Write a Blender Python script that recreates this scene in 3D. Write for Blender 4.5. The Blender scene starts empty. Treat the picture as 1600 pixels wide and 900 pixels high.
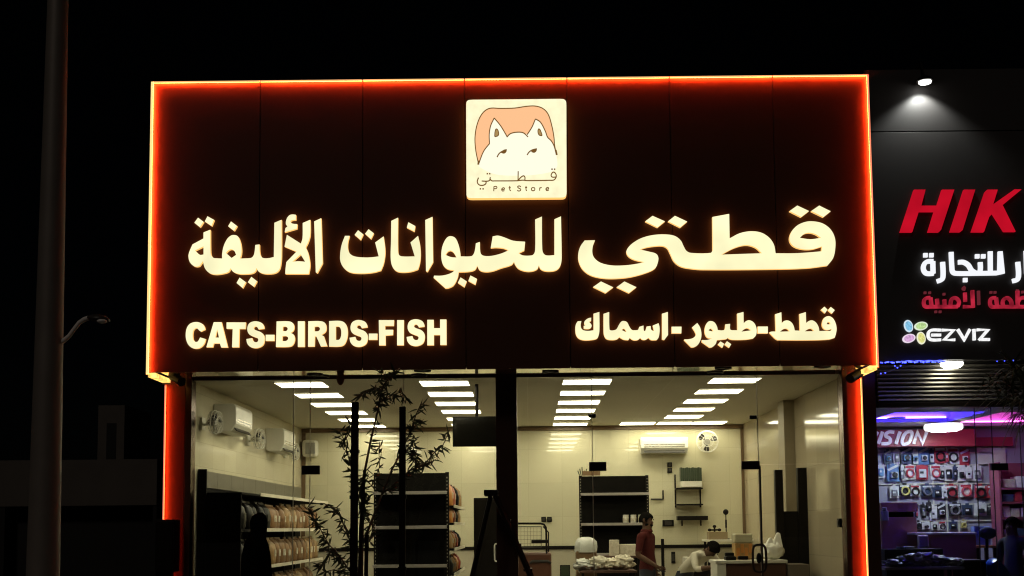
import bpy, bmesh, math, random
from mathutils import Vector, Matrix, noise
from mathutils.geometry import tessellate_polygon
R = math.radians
random.seed(7)
SC = bpy.context.scene
COL = SC.collection

# ------------------------------------------------------------------ camera
FPX = 1825.0                                   # focal length in photo pixels (1600 wide)
PITCH, ROLL = R(4.855), R(-0.58)
SHX, SHY = -25 / 1600, 220 / 1600
cam_d = bpy.data.cameras.new('camera')
cam = bpy.data.objects.new('camera', cam_d)
COL.objects.link(cam)
cam_d.sensor_width = 36.0
cam_d.lens = FPX / 1600 * 36
cam_d.shift_x, cam_d.shift_y = SHX, SHY
cam_d.clip_start, cam_d.clip_end = 0.05, 2000
CAM_LOC = Vector((0, 0, 1.6))
CAM_R = (Matrix.Rotation(R(90) + PITCH, 3, 'X') @ Matrix.Rotation(ROLL, 3, 'Z'))
cam.matrix_world = Matrix.Translation(CAM_LOC) @ CAM_R.to_4x4()
SC.camera = cam

def P(px, py, Y):
    """the world point at depth Y that the photograph shows at pixel px, py"""
    d = CAM_R @ Vector(((px - 800 + SHX * 1600) / FPX, (-(py - 450) + SHY * 1600) / FPX, -1))
    return CAM_LOC + d * (Y / d.y)
def PX(px, Y, py=700): return P(px, py, Y).x
def PZ(py, Y, px=825): return P(px, py, Y).z

# ------------------------------------------------------------------ world, moonlight, exposure
world = bpy.data.worlds.new('World'); SC.world = world; world.use_nodes = True
wn = world.node_tree
sky = wn.nodes.new('ShaderNodeTexSky'); sky.sky_type = 'NISHITA'; sky.sun_disc = False
sky.sun_elevation = R(42); sky.sun_rotation = R(160)
bg = wn.nodes['Background']; bg.inputs['Strength'].default_value = 0.00007
wn.links.new(sky.outputs[0], bg.inputs['Color'])
sun_d = bpy.data.lights.new('sun', 'SUN'); sun_d.energy = 0.15; sun_d.angle = R(8); sun_d.color = (1, .86, .72)
sun = bpy.data.objects.new('sun', sun_d); COL.objects.link(sun)
sun.rotation_euler = (R(48), 0, R(-20))
SC.view_settings.view_transform = 'Standard'; SC.view_settings.look = 'None'
SC.view_settings.exposure = 0; SC.view_settings.gamma = 1; SC.view_settings.use_curve_mapping = False
SC.render.engine = 'CYCLES'
SC.cycles.use_denoising = True; SC.cycles.filter_width = 1.15
SC.cycles.max_bounces = 8; SC.cycles.diffuse_bounces = 5; SC.cycles.glossy_bounces = 4
SC.cycles.transparent_max_bounces = 24; SC.cycles.transmission_bounces = 4
SC.cycles.caustics_reflective = False; SC.cycles.caustics_refractive = False
SC.cycles.sample_clamp_indirect = 6

# ------------------------------------------------------------------ helpers
def mat(name, col, rough=.5, metal=0., var=.12, scale=6., spec=.5, bump=0., emit=None, es=0., coat=0.):
    m = bpy.data.materials.new(name); m.use_nodes = True
    nt = m.node_tree; b = nt.nodes['Principled BSDF']
    b.inputs['Roughness'].default_value = rough; b.inputs['Metallic'].default_value = metal
    b.inputs['Specular IOR Level'].default_value = spec; b.inputs['Coat Weight'].default_value = coat
    tc = nt.nodes.new('ShaderNodeTexCoord')
    n = nt.nodes.new('ShaderNodeTexNoise'); n.inputs['Scale'].default_value = scale; n.inputs['Detail'].default_value = 5
    nt.links.new(tc.outputs['Object'], n.inputs['Vector'])
    if var > 0:
        r = nt.nodes.new('ShaderNodeMix'); r.data_type = 'RGBA'
        c = Vector(col[:3])
        r.inputs['A'].default_value = (*(c * (1 - var)), 1); r.inputs['B'].default_value = (*[min(1, k) for k in c * (1 + var)], 1)
        nt.links.new(n.outputs['Fac'], r.inputs['Factor']); nt.links.new(r.outputs['Result'], b.inputs['Base Color'])
    else:
        b.inputs['Base Color'].default_value = (*col[:3], 1)
    if bump:
        bp = nt.nodes.new('ShaderNodeBump'); bp.inputs['Strength'].default_value = bump; bp.inputs['Distance'].default_value = .02
        nt.links.new(n.outputs['Fac'], bp.inputs['Height']); nt.links.new(bp.outputs[0], b.inputs['Normal'])
    if emit:
        b.inputs['Emission Color'].default_value = (*emit, 1); b.inputs['Emission Strength'].default_value = es
    return m
def emis(name, col, s, var=0., scale=8.):
    m = bpy.data.materials.new(name); m.use_nodes = True
    nt = m.node_tree; nt.nodes.clear()
    o = nt.nodes.new('ShaderNodeOutputMaterial'); e = nt.nodes.new('ShaderNodeEmission')
    e.inputs['Color'].default_value = (*col, 1); e.inputs['Strength'].default_value = s
    if var:                                    # uneven brightness of the lamps behind the diffuser
        tc = nt.nodes.new('ShaderNodeTexCoord'); n = nt.nodes.new('ShaderNodeTexNoise'); n.inputs['Scale'].default_value = scale
        mr = nt.nodes.new('ShaderNodeMapRange'); mr.inputs['From Min'].default_value = .3; mr.inputs['From Max'].default_value = .7
        mr.inputs['To Min'].default_value = s * (1 - var); mr.inputs['To Max'].default_value = s * (1 + var)
        nt.links.new(tc.outputs['Object'], n.inputs['Vector']); nt.links.new(n.outputs['Fac'], mr.inputs['Value'])
        nt.links.new(mr.outputs[0], e.inputs['Strength'])
    nt.links.new(e.outputs[0], o.inputs[0]); return m
def glass_mat(name, tint=(.93, .94, .9), ior=1.5):
    m = bpy.data.materials.new(name); m.use_nodes = True
    nt = m.node_tree; nt.nodes.clear()
    o = nt.nodes.new('ShaderNodeOutputMaterial'); t = nt.nodes.new('ShaderNodeBsdfTransparent'); g = nt.nodes.new('ShaderNodeBsdfGlossy')
    t.inputs['Color'].default_value = (*tint, 1); g.inputs['Roughness'].default_value = .01
    f = nt.nodes.new('ShaderNodeFresnel'); f.inputs['IOR'].default_value = ior
    x = nt.nodes.new('ShaderNodeMixShader')
    nt.links.new(f.outputs[0], x.inputs[0]); nt.links.new(t.outputs[0], x.inputs[1]); nt.links.new(g.outputs[0], x.inputs[2])
    nt.links.new(x.outputs[0], o.inputs[0]); return m
def tile_mat(name, col, joint, plane, w, h, rough=.15, gap=.004, var=.05, bump=.02, spec=.5):
    """glazed tiles w x h metres; plane 'xz', 'yz' or 'xy' says which way the wall lies"""
    m = bpy.data.materials.new(name); m.use_nodes = True
    nt = m.node_tree; b = nt.nodes['Principled BSDF']
    geo = nt.nodes.new('ShaderNodeNewGeometry'); sp = nt.nodes.new('ShaderNodeSeparateXYZ'); cb = nt.nodes.new('ShaderNodeCombineXYZ')
    nt.links.new(geo.outputs['Position'], sp.inputs[0])
    nt.links.new(sp.outputs['XYZ'.index(plane[0].upper())], cb.inputs[0]); nt.links.new(sp.outputs['XYZ'.index(plane[1].upper())], cb.inputs[1])
    br = nt.nodes.new('ShaderNodeTexBrick'); br.offset = 0; br.inputs['Scale'].default_value = 1
    br.inputs['Brick Width'].default_value = w; br.inputs['Row Height'].default_value = h
    br.inputs['Mortar Size'].default_value = gap; br.inputs['Mortar Smooth'].default_value = .2
    c = Vector(col)
    br.inputs['Color1'].default_value = (*(c * (1 - var)), 1); br.inputs['Color2'].default_value = (*(c * (1 + var)), 1); br.inputs['Mortar'].default_value = (*joint, 1)
    nt.links.new(cb.outputs[0], br.inputs['Vector']); nt.links.new(br.outputs['Color'], b.inputs['Base Color'])
    n = nt.nodes.new('ShaderNodeTexNoise'); n.inputs['Scale'].default_value = 2.2; nt.links.new(geo.outputs['Position'], n.inputs['Vector'])
    bp = nt.nodes.new('ShaderNodeBump'); bp.inputs['Strength'].default_value = bump; b.inputs['Specular IOR Level'].default_value = spec; bp.inputs['Distance'].default_value = .02
    nt.links.new(n.outputs['Fac'], bp.inputs['Height']); nt.links.new(bp.outputs[0], b.inputs['Normal'])
    b.inputs['Roughness'].default_value = rough; return m

def chain_loc(o):
    v = Vector((0, 0, 0))
    while o is not None: v += o.location; o = o.parent
    return v
class MB:
    """collects shapes and links them as one mesh object"""
    def __init__(s): s.v = []; s.f = []; s.mi = []; s.cur = 0; s.side = None
    def add(s, vs, fs):
        b = len(s.v); s.v += [Vector(q) for q in vs]
        for f in fs: s.f.append([b + i for i in f]); s.mi.append(s.cur)
        return s
    def box(s, lo, hi, rot=None, piv=None):
        (a, b, c), (d, e, f) = lo, hi
        vs = [Vector(q) for q in ((a,b,c),(d,b,c),(d,e,c),(a,e,c),(a,b,f),(d,b,f),(d,e,f),(a,e,f))]
        if rot is not None:
            pv = Vector(piv) if piv is not None else (Vector(lo) + Vector(hi)) / 2
            vs = [rot @ (q - pv) + pv for q in vs]
        return s.add(vs, ((0,3,2,1),(4,5,6,7),(0,1,5,4),(1,2,6,5),(2,3,7,6),(3,0,4,7)))
    def cbox(s, c, size, rot=None):
        c = Vector(c); h = Vector(size) / 2
        return s.box(c - h, c + h, rot)
    def tube(s, pts, rad, seg=8, cap=True):
        pts = [Vector(p) for p in pts]; n = len(pts)
        if not isinstance(rad, (list, tuple)): rad = [rad] * n
        ring = []; up = None
        for i, p in enumerate(pts):
            t = (pts[min(i + 1, n - 1)] - pts[max(i - 1, 0)]).normalized()
            if up is None: up = t.orthogonal().normalized()
            up = (up - t * up.dot(t)); up = up.normalized() if up.length > 1e-6 else t.orthogonal().normalized()
            w = t.cross(up)
            ring.append([p + (up * math.cos(2*math.pi*k/seg) + w * math.sin(2*math.pi*k/seg)) * rad[i] for k in range(seg)])
        vs = [q for r in ring for q in r]; fs = []
        for i in range(n - 1):
            for k in range(seg):
                fs.append((i*seg+k, i*seg+(k+1) % seg, (i+1)*seg+(k+1) % seg, (i+1)*seg+k))
        if cap: fs.append(tuple(reversed(range(seg)))); fs.append(tuple((n-1)*seg+k for k in range(seg)))
        return s.add(vs, fs)
    def lathe(s, prof, c, axis='Z', seg=24):
        c = Vector(c); vs = []; fs = []; n = len(prof)
        for r, h in prof:
            for k in range(seg):
                a = 2*math.pi*k/seg; q = (r*math.cos(a), r*math.sin(a), h)
                q = {'Z': q, 'Y': (q[0], q[2], q[1]), 'X': (q[2], q[0], q[1])}[axis]
                vs.append(c + Vector(q))
        for i in range(n - 1):
            for k in range(seg):
                fs.append((i*seg+k, i*seg+(k+1) % seg, (i+1)*seg+(k+1) % seg, (i+1)*seg+k))
        fs.append(tuple(range(seg))); fs.append(tuple((n-1)*seg+k for k in range(seg)))
        return s.add(vs, fs)
    def ball(s, c, r, seg=12, rings=8, sq=(1, 1, 1)):
        c = Vector(c); vs = []; fs = []
        for i in range(rings + 1):
            th = math.pi * i / rings
            for k in range(seg):
                a = 2*math.pi*k/seg
                vs.append(c + Vector((r*sq[0]*math.sin(th)*math.cos(a), r*sq[1]*math.sin(th)*math.sin(a), r*sq[2]*math.cos(th))))
        for i in range(rings):
            for k in range(seg):
                fs.append((i*seg+k, (i+1)*seg+k, (i+1)*seg+(k+1) % seg, i*seg+(k+1) % seg))
        return s.add(vs, fs)
    def plate(s, loops, y0, y1, side=None):
        """outline with holes, points (X, Z) in a facade plane, front at y0 and back at y1"""
        vv = [[Vector((x, z, 0)) for x, z in lp] for lp in loops]
        tri = tessellate_polygon(vv); flat = [q for lp in vv for q in lp]; n = len(flat)
        vs = [(q.x, y0, q.y) for q in flat] + [(q.x, y1, q.y) for q in flat]
        fs = []
        for a, b, c in tri:
            cr = (flat[b] - flat[a]).cross(flat[c] - flat[a]).z
            if cr < 0: b, c = c, b
            fs.append((a, b, c)); fs.append((n + a, n + c, n + b))
        o = 0
        for lp in vv:
            m = len(lp)
            for i in range(m): j = (i + 1) % m; fs.append((o + i, n + o + i, n + o + j, o + j))
            o += m
        s.add(vs, fs)
        sd = s.side if side is None else side
        if sd is not None:
            for k in range(len(flat)): s.mi[-1 - k] = sd
        return s
    def build(s, name, m, parent=None, smooth=False, bevel=0, fixn=True, segs=2):
        off = chain_loc(parent) if parent is not None else Vector((0, 0, 0))
        me = bpy.data.meshes.new(name)
        bm = bmesh.new(); bv = [bm.verts.new(q - off) for q in s.v]
        for f, k in zip(s.f, s.mi):
            try: g = bm.faces.new([bv[i] for i in f]); g.material_index = k
            except ValueError: pass
        if fixn or bevel: bmesh.ops.remove_doubles(bm, verts=bm.verts, dist=1e-6)
        if fixn: bmesh.ops.recalc_face_normals(bm, faces=bm.faces)
        if bevel:
            ed = [e for e in bm.edges if len(e.link_faces) == 2 and e.calc_face_angle(0) > R(35)]
            bmesh.ops.bevel(bm, geom=ed, offset=bevel, segments=segs, affect='EDGES', profile=.5, clamp_overlap=True)
        if smooth:
            for f in bm.faces: f.smooth = True
        bm.to_mesh(me); bm.free()
        for q in (m if isinstance(m, (list, tuple)) else [m]): me.materials.append(q)
        o = bpy.data.objects.new(name, me); COL.objects.link(o)
        if parent is not None: o.parent = parent
        if smooth:
            try: me.set_sharp_from_angle(angle=R(40))
            except Exception: pass
        return o
def tag(o, label=None, cat=None, group=None, kind=None):
    if label: o['label'] = label
    if cat: o['category'] = cat
    if group: o['group'] = group
    if kind: o['kind'] = kind
    return o
def thing(name, label, cat, loc=(0, 0, 0), group=None, rz=0):
    o = bpy.data.objects.new(name, None); o.empty_display_size = .1; COL.objects.link(o)
    o.location = loc; o.rotation_euler = (0, 0, rz)
    return tag(o, label, cat, group)
def kids(o): return [c for c in bpy.data.objects if c.parent == o]
def dup(o, loc=None, label=None, rz=None, parent=None):
    c = o.copy(); COL.objects.link(c)
    if parent is not None: c.parent = parent
    if loc is not None: c.location = loc
    if rz is not None: c.rotation_euler = (0, 0, rz)
    if label: c['label'] = label
    for k in kids(o): dup(k, parent=c)
    return c
ORD = 'first second third fourth fifth sixth seventh eighth ninth tenth eleventh twelfth thirteenth'.split()

# smooth outlines: 'x,y' is a corner, 'x,ys' a smooth point, in the pixels of an enlarged crop
def path(s, fr, n=5, closed=True, dx=0, dy=0):
    ox, oy, sc = fr; pts = []
    for t in s.split():
        sm = t.endswith('s'); x, y = t.rstrip('s').split(',')
        pts.append((Vector((ox + (float(x) + dx) / sc, oy + (float(y) + dy) / sc)), sm))
    m = len(pts); out = []
    for i in range(m if closed else m - 1):
        (a, sa), (b, sb) = pts[i], pts[(i + 1) % m]
        if (b - a).length < 1e-6: continue
        if not sa and not sb: out.append(a); continue
        ch = b - a; L = ch.length
        def tan(j, c):
            if not pts[j][1]: return c
            if not closed and (j == 0 or j == m - 1): return c
            d = pts[(j + 1) % m][0] - pts[j - 1][0]
            return d.normalized() * L if d.length > 1e-6 else c
        ta, tb = tan(i, ch), tan((i + 1) % m, ch)
        for k in range(n):
            u = k / n; u2 = u*u; u3 = u2*u
            out.append(a*(2*u3-3*u2+1) + ta*(u3-2*u2+u) + b*(3*u2-2*u3) + tb*(u3-u2))
    if not closed: out.append(pts[-1][0])
    return out
def onplane(pp, Y): 
    q = [P(a.x, a.y, Y) for a in pp]
    return [(v.x, v.z) for v in q]
def rib(pp, w):
    """closed outline of a stroke of width w along pp"""
    L, Rr = [], []; n = len(pp)
    for i, p in enumerate(pp):
        a = pp[max(0, i - 1)]; b = pp[min(n - 1, i + 1)]
        t = (b - a).normalized(); nn = Vector((-t.y, t.x))
        k = 1.
        if 0 < i < n - 1:
            t0 = (p - a).normalized(); k = 1 / max(.6, Vector((-t0.y, t0.x)).dot(nn))
        L.append(p + nn * w / 2 * k); Rr.append(p - nn * w / 2 * k)
    return L, Rr
def glyphs(mb, outlines, fr, Y, t):
    """each outline is a list: outer loop then holes"""
    for g in outlines:
        if isinstance(g, str): g = [g]
        mb.plate([onplane(path(s, fr), Y) for s in g], Y - t, Y)
STEP = [0]
def strokes(mb, lines, fr, Y, t, w, n=5):
    for s in lines:
        pp = path(s, fr, n, closed=False)
        STEP[0] = (STEP[0] + 1) % 9
        L, Rr = rib(pp, w / fr[2]); L, Rr = onplane(L, Y), onplane(Rr, Y); n_ = len(L); y0 = Y - t - STEP[0] * .0006
        vs = [(x, y, z) for y in (y0, Y) for lst in (L, Rr) for x, z in lst]
        fs = []
        for i in range(n_ - 1):
            a, b, c, d = i, i + 1, n_ + i + 1, n_ + i; o = 2 * n_
            fs += [(a, b, c, d), (o + d, o + c, o + b, o + a), (a, o + a, o + b, b), (d, c, o + c, o + d)]
        fs += [(0, n_, 3 * n_, 2 * n_), (n_ - 1, 3 * n_ - 1, 4 * n_ - 1, 2 * n_ - 1)]
        mb.add(vs, fs)
def dotq(mb, cs, h, fr, Y, t):
    for x, y in cs:
        pp = [Vector((fr[0] + (x + a) / fr[2], fr[1] + (y + b) / fr[2])) for a, b in ((-h,-h),(h,-h),(h,h),(-h,h))]
        mb.plate([onplane(pp, Y)], Y - t, Y)

# ------------------------------------------------------------------ key planes
YF, YG, YB = 13.30, 14.05, 20.90               # sign face, shop glass, back wall
XL = (PX(237, YF, 130) + PX(231, YF, 575)) / 2
XR = (PX(1360, YF, 120) + PX(1367, YF, 570)) / 2
ZT = (P(237, 130, YF).z + P(1360, 118, YF).z) / 2
ZB = (P(233, 580, YF).z + P(1366, 571, YF).z) / 2
ZC = P(825, 590, YG).z                         # ceiling
WL, WR = -4.06, 3.86                           # inner faces of the side walls

# ------------------------------------------------------------------ materials
M = dict(
 panel=mat('maroon composite panel', (.085, .032, .017), .42, var=.06, scale=3, spec=.2),
 brown=mat('dark brown aluminium', (.05, .022, .014), .3, var=.08, scale=5),
 brown2=mat('brown trim', (.16, .1, .05), .4),
 letter=emis('lit acrylic letters', (1., .945, .57), 1.04, .1, 2.2),
 letside=emis('glowing letter edge', (1., .5, .14), 1.3),
 led=emis('orange red led neon', (1., .066, .012), 185, .22, 3.1),
 led_cap=emis('yellow neon lens', (1., .74, .27), 1.15),
 led_capt=emis('cream neon lens', (1., .52, .2), 1.1),
 led_capr=emis('pink neon lens', (1., .27, .15), 1.1),
 led_pier=emis('orange red led on pier', (1., .06, .010), 140, .2, 2.6),
 logo_bg=emis('lit logo face', (1., .93, .60), 1.05, .07, 9),
 logo_hair=emis('lit peach print', (1., .55, .28), 1.),
 logo_face=emis('lit pale print', (1., .97, .76), 1.05),
 logo_line=emis('lit brown print', (.18, .085, .02), 1.),
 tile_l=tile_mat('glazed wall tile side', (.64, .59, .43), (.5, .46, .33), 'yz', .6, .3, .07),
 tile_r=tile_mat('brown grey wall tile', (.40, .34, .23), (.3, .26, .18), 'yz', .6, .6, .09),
 tile_b=tile_mat('glazed wall tile back', (.68, .64, .45), (.56, .52, .36), 'xz', .6, .6, .02, .003, .03, 0., .8),
 ceil=tile_mat('ceiling board', (.5, .46, .34), (.56, .52, .4), 'xy', 1.8, 1.2, .6, .008, .02),
 floor=tile_mat('floor tile', (.4, .37, .3), (.2, .19, .15), 'xy', .6, .6, .25),
 soffit=mat('soffit metal panel', (.97, .9, .72), .07, .85, var=.1, scale=2.5, bump=.1),
 lamp=emis('ceiling panel diffuser', (1., .92, .69), 13),
 white=mat('white plastic', (.72, .7, .6), .35),
 grey=mat('grey plastic', (.3, .29, .25), .4),
 dgrey=mat('dark grey metal', (.045, .042, .036), .4, spec=.2),
 black=mat('black steel', (.010, .008, .006), .45, spec=.12),
 blackm=mat('matt black', (.009, .008, .0065), .75, spec=.06),
 metal=mat('brushed steel', (.5, .48, .44), .25, 1.),
 shelf=mat('shelf edge strip', (.48, .44, .40), .3, .3),
 pale=mat('pale shelf strip', (.75, .7, .55), .4),
 header=mat('grey header board', (.17, .155, .11), .5, var=.2, scale=3),
 glass=glass_mat('clear glass'),
 silicone=mat('silicone joint', (.6, .57, .45), .4),
 galv=mat('galvanised pole', (.21, .185, .165), .55, .2, var=.2, scale=4),
 lampmetal=mat('pale lamp metal', (.85, .82, .78), .5, .0),
 asphalt=mat('asphalt', (.045, .045, .045), .85, var=.4, scale=30, bump=.4),
 paving=tile_mat('paving slabs', (.22, .2, .18), (.1, .09, .08), 'xy', .4, .4, .8, .006, .12),
 kerb=mat('kerb stone', (.3, .29, .27), .8, var=.25, scale=12),
 paint=mat('road paint', (.7, .7, .66), .6, var=.2, scale=20),
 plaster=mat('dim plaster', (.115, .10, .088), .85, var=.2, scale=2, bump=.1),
 shade=mat('shade tone plaster', (.017, .016, .015), .9, var=.3, scale=2),  # near-black copy of the plaster, shade put into its colour
 bark=mat('bark', (.07, .05, .03), .9, var=.3, scale=30, bump=.4),
 leaf=mat('leaf', (.05, .06, .022), .6, var=.45, scale=9),
 wood=mat('dark stake timber', (.012, .009, .006), .9, spec=.05, var=.3, scale=20),
 skin=mat('skin', (.26, .145, .085), .5, var=.06), skin_d=mat('dark skin', (.11, .058, .034), .6, var=.06, spec=.2),
 hair=mat('black hair', (.008, .007, .006), .7, spec=0.), red=mat('red polo cotton', (.075, .016, .014), .9, var=.15, spec=.1, scale=14),
 jean=mat('dark denim', (.03, .035, .05), .85), cream=mat('pale shirt cotton', (.55, .51, .4), .8, var=.12, scale=10),
 robe=mat('black robe cloth', (.004, .004, .0035), .95, spec=.0), shoe=mat('shoe leather', (.02, .015, .012), .5),
 kraft=mat('brown kraft bag', (.27, .145, .062), .45, var=.5, scale=13), kraft2=mat('pale printed bag', (.40, .25, .11), .4, var=.55, scale=15),
 dbag=mat('black bag film', (.009, .008, .007), .4, spec=.15, var=.3, scale=6), redbag=mat('red bag film', (.4, .07, .03), .35, var=.3), orange=mat('orange pack', (.62, .26, .06), .4, var=.25),
 poly=mat('cloudy polythene', (.55, .56, .5), .25, var=.2, scale=12, bump=.4), carton=mat('brown carton', (.2, .12, .055), .8), paper=mat('printed pale paper', (.6, .55, .42), .6, var=.45, scale=26),
 green=mat('dark green board', (.04, .055, .03), .4), counter=mat('dark brown counter', (.085, .04, .025), .4),
)
# ------------------------------------------------------------------ the ground
def structure(name, mb, m):
    return tag(mb.build(name, m), kind='structure')
structure('ground', MB().box((-150, -150, -.4), (150, 250, -.16)), M['asphalt'])
structure('road', MB().box((-150, -6, -.158), (150, 7.2, -.15)), M['asphalt'])
mk = MB()
for i in range(-12, 13): mk.box((i * 6 - 1.5, .5, -.146), (i * 6 + 1.5, .65, -.142))
structure('road_marking', mk, M['paint'])
structure('pavement', MB().box((-60, 7.4, -.155), (60, 14.05, 0)), M['paving'])
kb = MB()
for i in range(-30, 30): kb.box((i * 1. + .004, 7.2, -.156), (i * 1. + .996, 7.4, .012))
tag(kb.build('kerb', M['kerb'], bevel=.015), kind='structure')

# ------------------------------------------------------------------ the pet shop building
shop = thing('pet_shop', 'lit pet shop with a glass front under a big dark fascia edged in red light', 'shop building', (0, YG, 0))
W = .05
TOPZ = ZT - .12
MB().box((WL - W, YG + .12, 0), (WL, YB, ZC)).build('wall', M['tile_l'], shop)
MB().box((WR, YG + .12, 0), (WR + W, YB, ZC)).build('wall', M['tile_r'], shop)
MB().box((WL - W, YB, 0), (WR + W, YB + .2, ZC)).build('wall', M['tile_b'], shop)
MB().box((WL, YG - .02, ZC), (WR, YB, ZC + .12)).build('ceiling', M['ceil'], shop)
MB().box((WL, YG - .05, -.1), (WR, YB, .02)).build('floor', M['floor'], shop)
MB().box((XL + .06, YG + .06, ZC + .12), (XR - .06, YB + .2, TOPZ)).build('roof', M['shade'], shop)
# pilaster on the right wall, cornice and dark strips of the back wall
pY = 16.85
MB().box((PX(1226, pY, 700), pY, .02), (WR - .002, pY + .4, ZC - .002)).build('pilaster', mat('beige pilaster', (.3, .25, .16), .5, var=.1), shop)
MB().box((WL + .004, YB - .05, ZC - .075), (WR - .004, YB - .002, ZC - .004)).build('cornice', M['brown2'], shop)
MB().box((WL + .004, YB - .03, .02), (WL + .07, YB - .003, ZC - .08)).build('corner_trim', M['brown2'], shop)
MB().box((WR - .05, YB - .03, .02), (WR - .004, YB - .003, ZC - .08)).build('corner_trim', M['brown2'], shop)
dz = PZ(856, YB)
MB().box((WL + .08, YB - .03, dz - .03), (WR - .06, YB - .003, dz + .03)).build('wall_trunking', M['black'], shop)
MB().box((WL + .08, YB - .012, .02), (WR - .06, YB - .003, dz - .035)).build('wainscot', mat('dull wall board', (.5, .46, .34), .5, var=.15, scale=2), shop)
# soffit under the sign, glass head bar
MB().box((XL + .1, YF + .02, ZB + .015), (XR - .1, YG - .06, ZB + .05)).build('soffit', M['soffit'], shop)
zs = ZB + .015
MB().box((XL + .3, YG - .03, zs - .026), (XR - .3, YG + .03, zs + .015)).build('glass_head_bar', M['brown'], shop)
# piers either side
pl, pr = PX(289, 14.0, 700), PX(1325, 14.0, 700)
for x0, x1 in ((XL + .013, pl), (pr, XR - .013)):
    MB().box((x0, 13.98, 0), (x1, 14.4, ZB + .02)).build('pier', M['panel'], shop, bevel=.004)
for px0, px1 in ((289, 299), (1318, 1326)):
    x0, x1 = PX(px0, 13.95), PX(px1, 13.95)
    MB().box((x0 + .002, 13.93, 0), (x1, 14.12, ZB + .02)).build('door_post', mat('bronze post', (.16, .09, .06), .25, .6, var=.1), shop, bevel=.006)
m0, m1 = PX(775, 13.85), PX(808, 13.85)
MB().box((m0, 13.85, 0), (m1, 14.2, zs - .001)).build('mullion', M['brown'], shop, bevel=.006)
# led strips down the piers (the left one ends above the meter box and goes on below it)
# glass fronts
gl_l, gl_r = PX(299, YG), PX(1319, YG)
xm0, xm1 = PX(775, YG), PX(808, YG)
j1, j2, d0, d1 = PX(484, YG), PX(630, YG), PX(925, YG), PX(1184, YG)
doorz = PZ(730, YG)
def pane(par, x0, x1, z0, z1, y=YG):
    return MB().box((x0, y - .006, z0), (x1, y + .006, z1)).build('glass', M['glass'], par)
def patch(par, x0, x1, z0, z1):
    return MB().box((x0, YG - .022, z0), (x1, YG + .022, z1)).build('patch_fitting', M['black'], par, bevel=.004)
wl = MB().box((gl_l, YG - .03, .0), (xm0, YG + .03, .09)).build('storefront_window', M['brown'], shop)
for a, b in ((gl_l, j1), (j1 + .008, j2), (j2 + .008, xm0)): pane(wl, a, b, .09, zs - .028)
for x in (j1, j2, PX(458, YG)): MB().box((x, YG - .0075, .09), (x + .008, YG + .0075, zs - .028)).build('joint', M['silicone'], wl)
patch(wl, PX(472, YG), PX(500, YG), PZ(738, YG), PZ(724, YG))
wr = MB().box((xm1, YG - .03, .0), (d1 - .01, YG + .03, .09)).build('storefront_window', M['brown'], shop)
pane(wr, xm1, d0, .09, zs - .028); pane(wr, d0 + .008, d1, .09, zs - .028); pane(wr, d1 + .008, gl_r, doorz + .01, zs - .028)
for x in (d0, d1): MB().box((x, YG - .0075, .09), (x + .008, YG + .0075, zs - .028)).build('joint', M['silicone'], wr)
patch(wr, PX(920, YG), PX(947, YG), PZ(737, YG), PZ(723, YG)); patch(wr, PX(1158, YG), PX(1186, YG), PZ(737, YG), PZ(724, YG))
for px, py in ((925, 650), (1177, 652)):
    q = P(px, py, YG + .03); MB().cbox(q, (.09, .03, .045)).build('glass_clip', M['black'], wr, bevel=.004)
dr = pane(shop, d1 + .012, gl_r - .01, .02, doorz); dr.name = 'glass_door'
MB().box((d1 + .0095, YG - .016, .02), (d1 + .027, YG + .016, doorz - .01)).build('edge_strip', M['dgrey'], dr)
MB().box((d1 + .03, YG - .022, .02), (gl_r - .02, YG + .022, .13)).build('patch_fitting', M['black'], dr)
c0, c1 = P(1174, 851, YG), P(1196, 893, YG)
hx, hw, hz0, hz1 = (c0.x + c1.x) / 2, (c1.x - c0.x) / 2, c1.z, c0.z
hp = []
for k in range(33):
    a = 2*math.pi*k/32; cx, sx = math.cos(a), math.sin(a)
    hp.append((hx + hw*math.copysign(abs(cx)**.55, cx), YG - .07, (hz0 + hz1)/2 + (hz1 - hz0)/2*math.copysign(abs(sx)**.55, sx)))
MB().tube(hp, .014, 8).tube([(hx, YG - .07, hz0), (hx, YG, hz0)], .01).tube([(hx, YG - .07, hz1), (hx, YG, hz1)], .01).build('pull_handle', M['dgrey'], dr, smooth=True)
MB().ball((hx, YG - .03, (hz0 + hz1)/2), .035, sq=(.9, .6, 1.8)).build('lock', M['black'], dr, smooth=True)

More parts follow.
